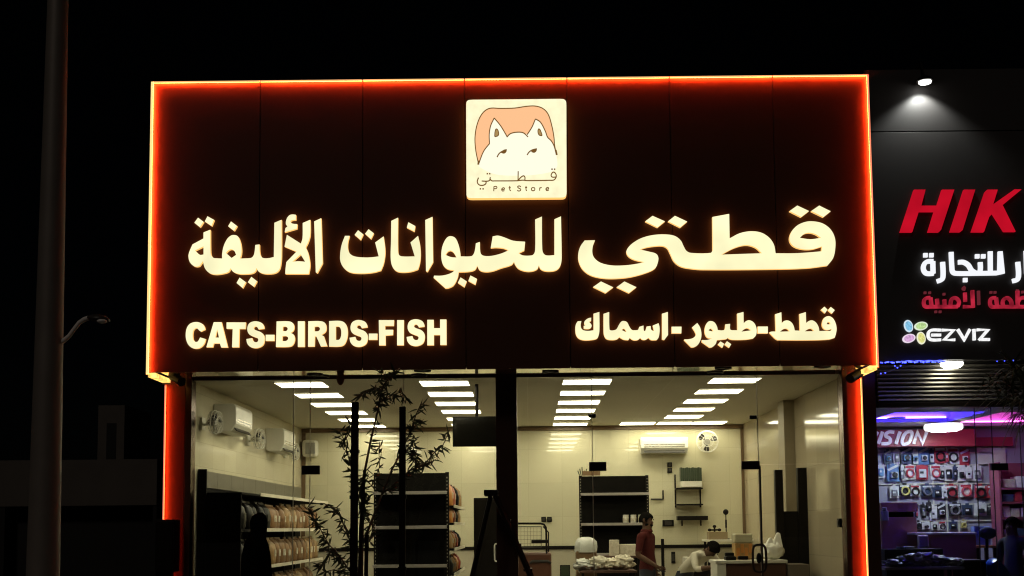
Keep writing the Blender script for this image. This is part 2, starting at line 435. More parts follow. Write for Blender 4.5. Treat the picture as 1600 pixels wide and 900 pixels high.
# ------------------------------------------------------------------ the big sign
sign = thing('shop_sign', 'dark fascia sign with glowing cream lettering and a cat logo box, edged in red', 'shop sign', ((XL + XR) / 2, YF, ZB))
MB().box((XL + .028, YF + .03, ZB + .06), (XR - .028, YG + .05, ZT - .03)).build('box_frame', M['brown'], sign)
xs = [XL + .002] + [PX(x, YF, 150) for x in (407, 567, 726, 886, 1046, 1207)] + [XR - .002]
for i in range(7):
    MB().box((xs[i] + .004, YF, ZB - .004), (xs[i + 1] - .004, YF + .028, ZT - .002)).build('fascia_panel', M['panel'], sign, bevel=.003)
lw, lp = .010, .066
def led(x0, x1, yf, h, z0, z1, side, hot, cap, par, w=.02):
    """a hooded neon channel: wall outside, lens in front, the lamp strip shining back on the panel; yf is the panel face"""
    y0 = yf - h
    if side == 'T': a, b_, c_, d_ = x0, x1, z1 - w, z1
    elif side == 'L': a, b_, c_, d_ = x0, x0 + w, z0, z1
    else: a, b_, c_, d_ = x1 - w, x1, z0, z1
    st = MB().box((a, y0, c_), (b_, y0 + .003, d_)).build('led_strip', hot, par)
    MB().box((a, y0 - .008, c_), (b_, y0 - .0006, d_)).build('lens', cap, st)
    if side == 'L': lo, hi = (x0 - .005, y0 - .008, z0 - .004), (x0 - .0006, yf + .06, z1 + .004)
    elif side == 'R': lo, hi = (x1 + .0006, y0 - .008, z0 - .004), (x1 + .005, yf + .06, z1 + .004)
    else: lo, hi = (x0, y0 - .008, z1 + .0006), (x1, yf + .06, z1 + .005)
    MB().box(lo, hi).build('channel', M['panel'], st)
led(XL, 0, YF, .035, ZB - .03, ZT, 'L', M['led'], M['led_cap'], sign, .026)
led(0, XR, YF, .035, ZB - .03, ZT, 'R', M['led'], M['led_capr'], sign, .02)
te = [XL + .027] + xs[1:-1] + [XR - .021]
for a, b_ in zip(te, te[1:]): led(a + .006, b_ - .006, YF, .035, 0, ZT, 'T', M['led'], M['led_capt'], sign, .016)
for x0, x1 in ((XL, XL + .085), (XR - .085, XR)):
    MB().box((x0, YF + .032, ZB - .055), (x1, 13.90, ZB - .006)).build('led_strip', emis('neon return', (1., .56, .13), 1.7, .6, 9), sign)
    MB().box((x0 - .004, 13.86, ZB - .074), (x1 + .004, 13.9, ZB - .056)).build('led_channel', M['brown'], sign)
led(XL + .012, 0, 13.98, .06, .05, ZB - .08, 'L', emis('left pier neon', (1., .06, .010), 70), M['led_capr'], shop, .014)
led(0, XR - .012, 13.98, .06, .05, ZB - .08, 'R', M['led_pier'], M['led_capt'], shop, .014)
# lettering
LT = .045
def lettering(groups, label, t=LT):
    mb = MB(); mb.side = 1
    for fr, outs in groups: glyphs(mb, outs, fr, YF - .012, t)
    o = mb.build('lettering', [M['letter'], M['letside']], sign, fixn=False); o['label'] = label; return o
fa = (280, 320, 6); fb = (510, 320, 6); fc = (680, 320, 6); fd = (880, 310, 5.625); fe = (1080, 310, 5.625)
lettering([(fa, [
 ["900,178 966,150 966,480s 960,560s 945,615s 910,645s 850,655s 790,650s 750,630s 733,600 720,632s 690,650s 640,656s 570,655s 515,635s 490,602 470,635s 420,652s 345,660s 290,645s 250,600s 233,535 215,560s 195,583s 150,583s 110,545s 97,490s 105,450s 135,380 237,325 238,268 300,243 302,440s 308,478s 330,505s 370,510s 412,512 412,470s 425,400s 455,335s 490,300s 520,292s 555,302s 580,350s 592,420s 590,470s 578,512 640,510s 685,505s 705,485s 715,450s 722,385 760,380 762,440s 770,480s 790,505s 840,509s 895,498",
  "447,460 470,435s 497,425s 525,440s 543,478 500,507", "158,437 238,398 238,474 205,477s"],
 "187,130 237,168 203,218 152,177", "275,117 335,150 312,207 250,165", "495,165 550,207 522,252 468,210", "575,690 632,732 602,787 547,740", "685,683 736,722 708,775 652,733",
 ["1165,180 1235,150 1234,290s 1215,360s 1192,405 1215,460s 1231,540s 1232,590s 1220,655 1002,655 1003,620s 1012,545 1107,447 995,400 1017,290 1148,373 1163,320s", "1145,473 1188,542 1125,537s 1067,542"],
 "1100,103 1100,150 1070,152s 1050,164s 1062,182s 1082,188s 1113,190 1110,232 997,265 1003,228 1022,212 1008,190s 1012,150s 1035,112s 1065,100s",
 "1272,165 1337,135 1350,555 1300,648 1287,640"])], 'cream letters of the leftmost large word')
lettering([(fb, [
 "180,300 222,300 207,360s 207,420s 225,465s 270,492s 360,502s 430,500s 495,492 462,362 540,305 553,400s 555,470s 540,560s 515,622 450,640s 340,650s 230,640s 170,600s 138,540s 135,470s 150,380s",
 "302,247 350,285 325,337 270,290", "400,238 448,275 422,328 368,280",
 "612,160 675,130 675,430s 685,478s 715,492s 832,492 792,362 862,300 880,380s 887,470s 880,550s 862,612 800,632s 720,640s 660,628s 622,585s 607,510s 610,350s",
 "772,173 836,208 828,258 758,222", "930,152 997,122 1003,545 950,635 937,628"]),
 (fc, [
 ["1117,145 1178,118 1185,470s 1182,540s 1165,590s 1135,618s 1080,630s 1020,625s 985,605s 972,572 955,610s 900,630s 840,628s 780,605s 748,565s 740,540 715,570s 620,600s 540,628s 470,635s 420,620s 395,578 375,615s 320,632s 222,637 212,690s 175,760s 130,785s 100,790 -12,690 -8,672 60,672s 120,660s 165,640s 183,622 120,610s 80,575s 62,520s 62,440s 80,370s 115,315s 150,303s 190,320s 220,380s 236,450s 240,492 340,490s 362,470s 375,430s 383,370 420,357 422,430s 432,470s 460,487s 530,487s 620,465s 690,435 640,415s 570,408s 522,412 540,305 590,298s 650,315s 730,345s 843,355 835,435 780,462 820,482s 880,485s 920,475s 937,430s 937,147 1000,120 1003,420s 1015,465s 1045,483s 1117,480",
  "98,478 120,447s 145,437s 175,455s 203,503 150,498s"],
 "240,688 297,725 275,778 215,738", "332,670 393,702 378,755 313,720"])], 'cream letters of the middle large word')
gx = 1125
def e2d(s): return ' '.join(f"{float(t.rstrip('s').split(',')[0]) + gx},{t.split(',')[1]}" for t in s.split())
lettering([(fd, [
 ["187,378 277,376 258,430s 255,490s 275,535s 330,575s 430,597s 550,595s 640,583s 712,568 620,545s 572,517s 553,480s 565,445s 610,400s 690,355s 790,330s 900,325s 980,340s 1030,380s 1055,430s 1080,470s 1120,487s 1290,487s 1309,465 1307,172 "
  + e2d("328,145 332,360 420,315s 520,297s 610,310s 680,355s 720,415s 735,490 900,490s 1020,483s 1137,473 1142,430 1050,455s 960,452s 890,425s 858,375s 870,310s 920,250s 990,217s 1060,210s 1150,230s 1220,285s 1255,360s 1258,440s 1240,530s 1190,597 1000,620s 600,630s 100,632s")
  + " 1130,625s 1030,605s 970,560s 935,490s 910,445s 870,425s 790,428s 720,440s 670,457 760,478s 812,494s 832,525s 828,570s 805,620s 740,655s 600,695s 470,710s 350,708s 240,682s 170,630s 135,560s 132,490s 150,430s",
  e2d("947,355 985,320s 1035,310s 1090,325s 1133,355 1040,367s"), e2d("258,502 380,440s 480,418s 560,440s 615,490")],
 "782,162 890,210 825,263 718,210", "978,162 1085,212 1025,263 918,210", "330,737 437,788 370,838 262,785", "535,737 640,787 575,838 468,787"]),
 (fe, ["925,72 1028,120 960,172 857,120", "1117,72 1218,122 1155,172 1047,120"])], 'wide cream letters of the rightmost large word')
f1 = (890, 475, 10); f2 = (1040, 475, 10); f3 = (1160, 475, 10)
lettering([(f1, [
 "372,160 462,133 464,400s 455,480s 425,545s 340,568s 220,572s 140,545s 100,490s 88,410s 95,330s 125,278 182,275 172,330s 180,385s 215,418s 290,428s 372,418",
 "335,222 333,272 300,285 335,325s 340,360s 315,390s 270,397s 220,392 218,350 252,338 226,325 230,285s 260,250s 300,228s",
 ["528,162 615,133 620,400s 640,420s 690,418s 730,400s 770,330s 810,280s 855,275s 895,295s 930,360s 970,412s 1020,418s 1065,410s 1085,365 1150,345 1155,420s 1175,430s 1200,360 1262,352 1272,410s 1315,432 1295,345 1385,308 1400,370s 1400,450s 1385,530s 1355,570 1270,568s 1228,535 1180,565s 1130,562s 1100,535 1060,568s 990,570s 935,535 915,570 840,562s 775,525 730,560s 640,568s 570,550s 535,490s 528,400s",
  "808,412 845,392s 870,415s 885,447 840,430s"], "1440,160 1530,133 1533,490 1475,568 1440,560"]),
 (f2, ["90,362 243,362 240,465 90,465",
 "408,372 488,305 530,370s 552,460s 545,550s 500,640s 440,680s 395,683 283,572 287,560 350,558s 420,540s 465,495s 455,450s",
 ["1112,158 1208,133 1212,310 1250,275s 1300,262s 1360,290s 1400,350s 1415,430s 1400,500s 1360,545 1250,562s 1040,565s 985,550s 965,533 945,552s 880,562s 795,570 775,630s 720,680s 680,687 558,600 560,570 640,570s 718,545 650,535s 615,490s 603,420s 620,340s 660,285s 710,275s 760,300s 795,360s 808,415 880,420s 915,405s 928,325 1000,318 1000,400s 1020,415s 1115,418",
  "662,420 700,390s 742,435 700,432s", "1175,440 1230,395s 1275,385s 1330,420 1250,430s"],
 "850,592 908,628 880,690 810,640", "952,588 1018,635 985,690 914,640"]),
 (f3, ["232,360 388,360 388,465 232,465",
 ["410,452 440,440s 512,437 505,168 598,138 605,310 640,275s 695,265s 750,290s 790,350s 808,422 890,425 882,165 980,135 985,305 1030,272s 1085,265s 1140,300s 1180,370s 1190,430 1280,428s 1370,425s 1385,395 1330,412s 1275,402s 1240,360s 1237,300s 1260,235s 1305,202s 1360,202s 1410,240s 1445,310s 1460,390s 1450,470s 1430,535 1340,560s 1000,572s 540,570 500,545s",
  "578,440 640,395s 690,395s 728,435", "962,435 1020,398s 1070,392s 1110,432", "1303,325 1320,295s 1335,287s 1355,300s 1365,325"],
 "1270,50 1318,95 1280,152 1218,98", "1370,55 1432,105 1388,158 1326,105"])], 'smaller cream letters at the lower right of the sign', .035)
S_ = "1340,292 1250,303 1230,270s 1205,258s 1178,272s 1180,300s 1220,322s 1290,350s 1335,400s 1343,470s 1320,545s 1260,585s 1190,595s 1120,575s 1075,525s 1060,455 1150,440 1165,480s 1195,502s 1230,500s 1247,470s 1235,442s 1180,420s 1110,385s 1080,335s 1078,270s 1105,212s 1165,182s 1230,180s 1300,205s 1332,250s"
g1 = (280, 485, 10); g2 = (420, 485, 10); g3 = (560, 485, 10)
lettering([(g1, ["418,305 350,338 322,318s 300,292s 270,287s 238,315s 224,380s 232,460s 262,497s 300,495s 322,465s 340,430 425,455 405,520s 360,575s 300,602s 230,598s 170,560s 130,490s 115,395s 130,290s 175,222s 240,193s 310,192s 375,220s 405,262s",
 ["552,192 672,192 770,585 668,585 648,522 552,522 535,582 437,582", "606,295 634,432 576,432"], "752,195 1050,195 1045,295 950,295 943,582 838,582 848,295 752,292", S_, "1362,388 1497,388 1495,482 1362,482"]),
 (g2, [["132,180 300,178s 370,195s 405,250s 395,320s 350,360 395,385s 415,440s 405,510s 365,562s 290,577s 122,577", "228,262 275,260s 305,290s 285,328s 228,330", "222,408 280,408s 313,440s 285,482s 220,485"],
 "463,178 568,178 568,575 463,575", ["625,178 810,176s 880,200s 908,265s 895,340s 830,390 868,412 920,565 822,570 750,412 728,412 722,570 622,572", "722,262 780,260s 808,295s 785,330s 722,335"],
 ["950,175 1120,172s 1190,200s 1230,270s 1240,370s 1222,470s 1180,545s 1110,570s 950,570", "1053,258 1105,262s 1133,300s 1140,370s 1130,430s 1105,465s 1053,468"],
 ' '.join(f"{float(t.rstrip('s').split(',')[0]) + 208},{float(t.rstrip('s').split(',')[1]) - 20}" + ('s' if t.endswith('s') else '') for t in S_.split())]),
 (g3, ["170,370 302,370 300,465 168,465", "325,160 562,160 558,248 422,248 424,310 548,310 545,390 428,400 430,552 330,552", "610,160 715,160 713,550 610,550",
 ' '.join(f"{float(t.rstrip('s').split(',')[0]) - 302},{float(t.rstrip('s').split(',')[1]) - 32}" + ('s' if t.endswith('s') else '') for t in S_.split()),
 "1080,155 1180,155 1182,285 1280,285 1280,150 1378,150 1380,545 1283,545 1283,390 1183,390 1183,550 1080,550"])], 'smaller cream capitals at the lower left of the sign', .035)
# logo box: a shallow lit box with rounded corners, the print lies on its face
fl = (700, 130, 4.5)
YL = YF - .09
rr = "128,160s 131,130s 145,119s 175,116 790,110 815,113s 829,127s 832,155 834,765 831,787s 818,801s 790,804 172,808 145,805s 132,792s 130,765"
lb = MB(); lb.side = 1
lb.plate([onplane(path(rr, fl), YL)], YL, YF - .004)
lbox = lb.build('logo_box', [M['logo_bg'], M['letside']], sign, fixn=False)
hair_o = "215,570 195,470s 190,380s 205,290s 240,215s 290,178s 370,178s 470,175s 560,162s 620,162s 670,180s 705,220s 730,300s 745,380s 748,430 725,405s 700,380s 685,340s 650,275s 615,252 590,310s 557,360 530,350s 490,345s 440,355s 415,372 370,300s 325,245 300,300s 290,360s 292,425 250,480s"
h = MB(); h.plate([onplane(path(hair_o, fl), YL)], YL - .003, YL - .0005); h.build('hair_print', M['logo_hair'], lbox, fixn=False)
fc_o = "415,372 440,355s 490,345s 530,350s 557,360 590,310s 615,252 650,275s 685,340s 700,380s 725,405s 762,500 760,600s 640,640s 480,650s 330,640s 222,590s 215,570 250,480s 292,425 290,360s 300,300s 325,245 370,300s"
h = MB(); h.plate([onplane(path(fc_o, fl), YL)], YL - .0028, YL - .0005); h.build('face_print', M['logo_face'], lbox, fixn=False)
ln = MB()
strokes(ln, ["215,570 195,470s 190,380s 205,290s 240,215s 290,178s 370,178s 470,175s 560,162s 620,162s 670,180s 705,220s 730,300s 745,380s 750,440s 763,500",
 "215,570 250,480s 292,425", "292,425 290,360s 300,300s 325,245", "325,245 370,300s 415,375", "413,380 440,355s 490,345s 530,350s 563,378", "557,362 590,310s 615,252", "615,252 650,275s 685,340s 700,380s 725,405s 745,440s 760,495"], fl, YL - .003, .003, 7)
strokes(ln, ["213,573 216,545", "765,505 757,470"], fl, YL - .004, .003, 13)
strokes(ln, ["345,520 358,497s 380,480s 412,468", "556,505 570,485s 592,470s 622,462"], fl, YL - .003, .003, 8)
for e in ("372,490 390,470s 414,465 410,484s 394,496s", "584,484 602,464s 626,459 622,478s 606,490s"): ln.plate([onplane(path(e, fl), YL)], YL - .0075, YL - .002)
fz = (720, 240, 8.889)
strokes(ln, ["410,328 408,352s 430,378s 470,380s 780,378s 860,370s 920,376s 1230,372s 1290,368s 1318,340s 1326,310s 1312,272s 1285,258s 1262,280s 1255,308s 1275,328s 1322,325",
 "797,246 795,376", "797,374 830,335s 870,310s 890,328s 890,365", "407,345 400,372s 370,384s 290,382", "246,335 229,390s 250,432s 300,443s 342,425s 352,398s 340,384"], fz, YL - .003, .003, 15)
dotq(ln, [(368,280),(402,280),(1267,217),(1303,217),(272,490),(310,490)], 10, fz, YL - .003, .003)
strokes(ln, ["458,522 460,458", "460,460 490,456s 502,470s 490,486s 462,488", "568,500 608,497", "608,497 602,478s 582,478s 568,498s 580,520s 606,514", "680,450 681,505s 695,518", "664,476 694,474",
 "834,462 812,450s 790,462s 806,482s 832,496s 824,516s 800,520s 785,508", "906,450 907,508s 918,517", "892,474 922,472", "1004,472 984,482s 984,508s 1004,518s 1026,506s 1026,482s 1006,472", "1096,516 1096,472", "1097,486 1108,474s 1124,474",
 "1182,495 1222,492", "1222,492 1216,474s 1196,474s 1182,492s 1194,514s 1222,508"], fz, YL - .003, .003, 13)
# inner ears
strokes(ln, ["328,376 331,340s 341,322s 355,342s 353,368s 330,377", "662,370 640,364s 632,338s 640,322s 655,345s 662,368"], fl, YL - .003, .003, 6)
ln.build('drawing_and_lettering', M['logo_line'], lbox, fixn=False)
tan_print = emis('lit tan print', (.42, .27, .10), 1.)
for e in ("329,376 332,340s 341,324s 354,342s 352,368s", "661,369 641,363s 633,338s 640,324s 654,345s"): h = MB(); h.plate([onplane(path(e, fl), YL)], YL - .0045, YL - .002); h.build('ear_print', tan_print, lbox, fixn=False)
# bullet cameras at both ends of the soffit
for (ax, ay), (bx, by), side in (((269, 587), (284, 597), 'left'), ((1344, 582), (1328, 592), 'right')):
    a, b = P(ax, ay, 13.75), P(bx, by, 13.6)
    t = thing('security_camera', f'small dark bullet camera under the {side} end of the fascia', 'security camera', a, 'bullet cameras under the fascia')
    d = (b - a).normalized()
    MB().tube([a, a + d * .02, b], [.05, .055, .055], 14).build('housing', M['black'], t, smooth=True)
    MB().tube([b - d * .01, b + d * .012], .045, 14).build('lens', M['dgrey'], t, smooth=True)
    MB().tube([a + d * .04, (a.x, a.y, ZB + .01)], .018, 8).build('bracket', M['black'], t)
# dark recessed lamps in the soffit
for i, (px, py) in enumerate(((492, 581), (660, 576), (860, 580), (1130, 577), (1285, 576), (502, 588), (655, 587), (1118, 586))):
    Yd = (zs - 1.6) * 1825 / (825 - py) ; Yd = min(max(Yd, 13.4), 13.93)
    c = P(px, py, Yd)
    t = thing('soffit_lamp', f"unlit dark round soffit lamp, {ORD[i if i < 5 else i - 5]} from the left of the {'front' if i < 5 else 'rear'} ones", 'lamp', (c.x, Yd, zs), 'unlit lamps in the soffit')
    MB().lathe([(.06, -.001), (.098, -.001), (.1, -.012), (.075, -.014), (.06, -.002)], (c.x, Yd, zs)).build('ring', M['black'], t, smooth=True)
    MB().lathe([(.0, -.004), (.072, -.004), (.072, -.002), (0, -.002)], (c.x, Yd, zs)).build('reflector', M['dgrey'], t, smooth=True)
# oval disc hanging in front of the glass
c = P(532, 591, 13.75)
t = thing('hanging_mirror', 'small oval mirror hanging from the soffit before the left window', 'mirror', (c.x, 13.75, zs))
MB().lathe([(0, -.012), (.07, -.012), (.085, 0), (.07, .012), (0, .012)], c, 'Y', 20).build('disc', M['brown2'], t, smooth=True).scale = (.55, 1, 1)
MB().tube([c + Vector((0, 0, .07)), (c.x, c.y, zs)], .005).build('hook', M['black'], t)
# ------------------------------------------------------------------ ceiling lights
cols = (('far left', 472), ('centre left', 695), ('centre right', 917), ('far right', 1147))
def ceiling_light(x, y, label):
    t = thing('ceiling_light', label, 'ceiling light', (x, y, ZC), 'square lights in the pet shop ceiling')
    f = MB()
    for lo, hi in (((-.31, -.25), (.31, -.236)), ((-.31, .236), (.31, .25)), ((-.31, -.236), (-.296, .236)), ((.296, -.236), (.31, .236))):
        f.box((x + lo[0], y + lo[1], ZC - .014), (x + hi[0], y + hi[1], ZC - .002))
    f.build('frame', M['white'], t)
    MB().box((x - .296, y - .236, ZC - .012), (x + .296, y + .236, ZC - .004)).build('diffuser', M['lamp'], t)
    return t
L0 = None
def lightY(py): return (ZC - .01 - 1.6) * 1825 / (825 - py)
rowY = [lightY(p) for p in (597, 614.8, 628.8, 642.4, 653.3, 663.5)]
for cn, px in cols:
    x = PX(px, rowY[0], 597)
    for r in range(6):
        y = rowY[0] + (rowY[5] - rowY[0]) / 5 * r
        lab = f"ceiling light panel, {ORD[r]} from the glass in the {cn} row"
        if L0 is None: L0 = ceiling_light(x, y, lab)
        else: dup(L0, (x, y, ZC), lab)
for px, cn in ((996, 'left'), (1107, 'right')):
    dup(L0, (PX(px, rowY[5], 669), rowY[5], ZC), f'extra ceiling light panel at the back wall, {cn} of the far right row end')

# ------------------------------------------------------------------ things on the walls
def fan_parts(t, r=.19):
    """a wall fan, facing -Y, centred on the root"""
    o = t.location; c = Vector(o)
    MB().box(c + Vector((-.06, .2, -.12)), c + Vector((.06, .24, .08))).tube([c + Vector((0, .21, -.04)), c + Vector((0, .1, -.02))], .02).build('wall_bracket', M['white'], t, bevel=.004)
    MB().lathe([(0, -.02), (.05, -.015), (.06, .02), (.06, .1), (.03, .14), (0, .14)], c, 'Y', 16).build('motor', M['grey'], t, smooth=True)
    for k in range(3):
        bl = MB()
        a = k * 2*math.pi/3 + .4; pts = []
        for q in range(9):
            u = q / 8 * 2*math.pi
            rr_ = .118 + .062 * math.cos(u); w = .052 * math.sin(u) * (1 + .4*math.cos(u))
            pts.append((rr_, w))
        vs = []
        for rr_, w in pts[:-1]:
            x, z = rr_ * math.cos(a) - w * math.sin(a), rr_ * math.sin(a) + w * math.cos(a)
            for dy in (0, .004): vs.append(c + Vector((x, -.03 + dy + w * .5, z)))
        n = 8
        bl.add(vs, [tuple(2*i for i in range(n)), tuple(2*i + 1 for i in reversed(range(n)))] + [(2*i, 2*i + 1, (2*i + 3) % 16, (2*i + 2) % 16) for i in range(n)])
        bl.build('blade', M['dgrey'], t)
    cg = MB()
    for rad, dy in ((r, 0), (r * .94, -.055), (r * .94, .05), (r * .5, -.075)):
        cg.tube([c + Vector((rad*math.cos(a), dy, rad*math.sin(a))) for a in [2*math.pi*k/28 for k in range(29)]], .005 if rad < r else .009, 5, False)
    for k in range(18):
        a = 2*math.pi*k/18; e = Vector((math.cos(a), 0, math.sin(a)))
        cg.tube([c + e*.05 + Vector((0, -.075, 0)), c + e*r*.55 + Vector((0, -.075, 0)), c + e*r*.94 + Vector((0, -.055, 0)), c + e*r, c + e*r*.94 + Vector((0, .05, 0)), c + e*.06 + Vector((0, .075, 0))], .0028, 4)
    cg.build('cage', M['white'], t, smooth=True)
cback = P(1105, 690, 20.62)
fan = thing('wall_fan', 'caged wall fan on the back wall right of the air conditioner', 'fan', cback, 'caged wall fans')
fan_parts(fan)
for (px, py, Y), lb_ in zip(((322, 660, 14.4), (397, 686, 16.75), (455, 706, 19.3)), ('nearest the glass', 'between the two air conditioners', 'nearest the back wall')):
    c = P(px, py, Y); f2_ = dup(fan, (WL + .19, Y, c.z), f'caged wall fan on the left tiled wall, {lb_}', rz=R(80)); f2_.scale = (.76, .76, .76)
def aircon(t, L, D, H):
    """split unit facing -Y, hung on a wall at y = D, root at its centre back"""
    c = Vector(t.location)
    prof = [(0, -H/2 + .03), (0, H/2), (-D + .03, H/2), (-D, H/2 - .04), (-D, -H/2 + .10), (-D + .07, -H/2), (-.05, -H/2)]
    mb = MB(); n = len(prof)
    vs = [c + Vector((s_ * L/2, y, z)) for s_ in (-1, 1) for y, z in prof]
    mb.add(vs, [tuple(range(n)), tuple(n + i for i in reversed(range(n)))] + [(i, n + i, n + (i + 1) % n, (i + 1) % n) for i in range(n)])
    mb.build('body', M['white'], t, bevel=.012)
    sl = MB()
    for k in range(2): sl.box(c + Vector((-L/2 + .06, -D - .006, -H/2 + .12 + k * .035)), c + Vector((L/2 - .06, -D + .004, -H/2 + .132 + k * .035)))
    sl.build('trim_bar', M['metal'], t)
    rv = Matrix.Rotation(R(-38), 3, 'X')
    MB().cbox(c + Vector((0, -D + .03, -H/2 + .045)), (L - .12, .012, .085), rv).build('louvre', M['dgrey'], t)
a0 = P(1036, 697, 20.88)
ac = thing('air_conditioner', 'long white split air conditioner on the back wall beside a fan', 'air conditioner', (a0.x, 20.88, a0.z), 'white split air conditioners')
aircon(ac, .84, .22, .29)
for Y0, Y1, pyb, lb_ in ((15.0, 15.9, 668, 'nearer the glass'), (18.0, 18.85, 700, 'farther from the glass')):
    z = PZ(pyb, Y0) + .17
    t = thing('air_conditioner', 'white split air conditioner on the left tiled wall, ' + lb_, 'air conditioner', (0, 0, 0), 'white split air conditioners')
    aircon(t, Y1 - Y0, .29, .36)
    t.location = (WL + .004, (Y0 + Y1) / 2, z); t.rotation_euler = (0, 0, R(90))
c = P(485, 701, 20.75)
t = thing('pale_wall_unit', 'small rounded pale box high on the back wall near the left corner', 'wall speaker', c)  # plain pale box, its use not known
MB().cbox(c, (.26, .26, .3)).build('housing', M['white'], t, bevel=.05); MB().cbox(c + Vector((.02, -.133, 0)), (.17, .01, .2)).build('front_plate', M['grey'], t, bevel=.003)
# switches, sockets
def socket(px, py, w, h, Y, label, name='wall_socket', ax='y'):
    c = P(px, py, Y); t = thing(name, label, 'wall socket' if name == 'wall_socket' else 'intercom', c, 'dark switches and sockets on the walls' if name == 'wall_socket' else None)
    s_ = (w, .03, h) if ax == 'y' else (.03, w, h); q = (w * .6, .012, h * .6) if ax == 'y' else (.012, w * .6, h * .6)
    off = Vector((0, -.02, 0)) if ax == 'y' else Vector((-.02, 0, 0))
    MB().cbox(c, s_).build('plate', M['black'], t, bevel=.005); MB().cbox(c + off, q).build('rocker', M['dgrey'], t, bevel=.003)
YW = YB - .02
socket(1046.5, 726, .08, .085, YW, 'upper dark switch of the pair below the air conditioner')
socket(1046.5, 735, .08, .085, YW, 'lower dark switch of the pair below the air conditioner')
socket(849.5, 811.5, .085, .09, YW, 'left dark socket of the pair above the wire trolley')
socket(858.5, 811.5, .085, .09, YW, 'right dark socket of the pair above the wire trolley')
socket(1044, 817.5, .2, .115, YW, 'wide dark intercom panel on the back wall by the man in red', 'intercom')
socket(1052, 871, .07, .2, YW, 'tall dark switch plate low on the back wall under the dark rail')
c = P(1311, 817, 14.4); socket(1311.5, 817, .11, .11, (WR - .018) * 1825 / (1311.5 - 825), 'dark switch on the right wall beside the door', ax='x')
# pipe bracket and wall shelves on the back wall
a = P(1017, 780, YW); b = P(1036, 780, YW); c = P(1036, 766, YW)
tag(MB().tube([a, b - Vector((.03, 0, 0)), b, c], .014, 8).build('pipe', M['dgrey'], smooth=True), 'thin dark bent pipe on the back wall beside the black shelving', 'pipe')
c = P(1076, 793, YB - .14)
sh = thing('wall_rack', 'two tier black wall rack with a dark bundle and white box on it', 'rack', (c.x, YB - .14, c.z))
r0, r1 = P(1056, 793, YB - .14), P(1096, 733, YB - .14)
MB().box((r0.x, YB - .02, r0.z), (r0.x + .025, YB - .004, P(0, 752, YW).z)).box((r1.x - .025, YB - .02, r0.z), (r1.x, YB - .004, r1.z)).build('upright', M['black'], sh)
for py in (765, 790):
    z = PZ(py, YB - .14); MB().box((r0.x, YB - .26, z - .025), (r1.x, YB - .021, z)).build('shelf_board', M['black'], sh)
z = PZ(764, YB - .2)
bun = MB(); xa, xb = PX(1062, YB - .16), PX(1095, YB - .16)
for k in range(11): bun.box((xa + (xb - xa) * k / 11 + .002, YB - .21 - .01 * (k % 3), z + .11), (xa + (xb - xa) * (k + 1) / 11 - .002, YB - .05, PZ(733 + (k * 7 % 3) * .6, YB - .16)))
tag(bun.build('file_bundle', M['green']), 'row of dark green files standing on the white box of the wall rack', 'files')
tag(MB().box((xa, YB - .22, z + .002), (xb, YB - .05, z + .108)).build('white_box', M['white'], bevel=.006), 'flat white box on the upper tier of the wall rack', 'box')
r0, r1 = P(1058, 813, YB - .12), P(1105, 806, YB - .12)
st = thing('wall_shelf', 'single dark shelf board under the wall rack', 'shelf', (r0.x, YB - .12, r0.z))
MB().box((r0.x, YB - .22, r0.z), (r1.x, YB - .02, r1.z)).build('board', M['black'], st, bevel=.004)
for x in (r0.x + .1, r1.x - .1): MB().box((x - .012, YB - .2, r0.z - .002), (x + .012, YB - .005, r0.z - .0)).box((x - .012, YB - .02, r0.z - .1), (x + .012, YB - .005, r0.z - .003)).build('bracket', M['black'], st)

# ------------------------------------------------------------------ shelving along the left wall
GY0, GY1 = 14.34, 20.55
SX = -3.52                                           # front edge of its shelves
g = thing('wall_shelving', 'black shelving along the left wall with a grey header board, full of food bags', 'shelving', (WL, GY0, .02))
MB().box((WL + .012, GY0, .02), (WL + .05, GY1, 2.13)).build('back_panel', M['blackm'], g)
hd = MB()
for k in range(9):
    y0 = GY0 + (GY1 - GY0) * k / 9; hd.box((WL + .02, y0 + .003, 2.14), (WL + .06, y0 + (GY1 - GY0) / 9 - .003, 2.345))
hd.build('header_board', M['header'], g)
MB().box((WL + .012, GY0 - .04, .02), (WL + .115, GY0 - .003, 2.36)).box((WL + .1155, GY0 - .035, .02), (SX, GY0 - .003, 2.04)).build('end_panel', M['blackm'], g)
shz = (2.05, 1.62, 1.13, .66, .2)
cy = MB()
MB().box((WL + .05, GY0, shz[0]), (SX, GY1 - .1, shz[0] + .022)).build('canopy_shelf', M['blackm'], g)
MB().box((SX + .001, GY0 + 1.0, shz[0] + .001), (SX + .012, GY1 - .1, shz[0] + .045)).build('edge_strip', M['pale'], g)
for z in shz[1:]:
    MB().box((WL + .05, GY0, z - .03), (SX, 19.95, z)).build('shelf', M['blackm'], g)
    MB().box((SX + .001, GY0 + .9, z - .034), (SX + .012, 19.95, z + .012)).build('edge_strip', M['pale'], g)
for y in (GY0 + .02, 16.2, 17.6, 19.0, 19.93): MB().box((WL + .05, y, .02), (WL + .09, y + .04, 2.12)).build('upright', M['black'], g)
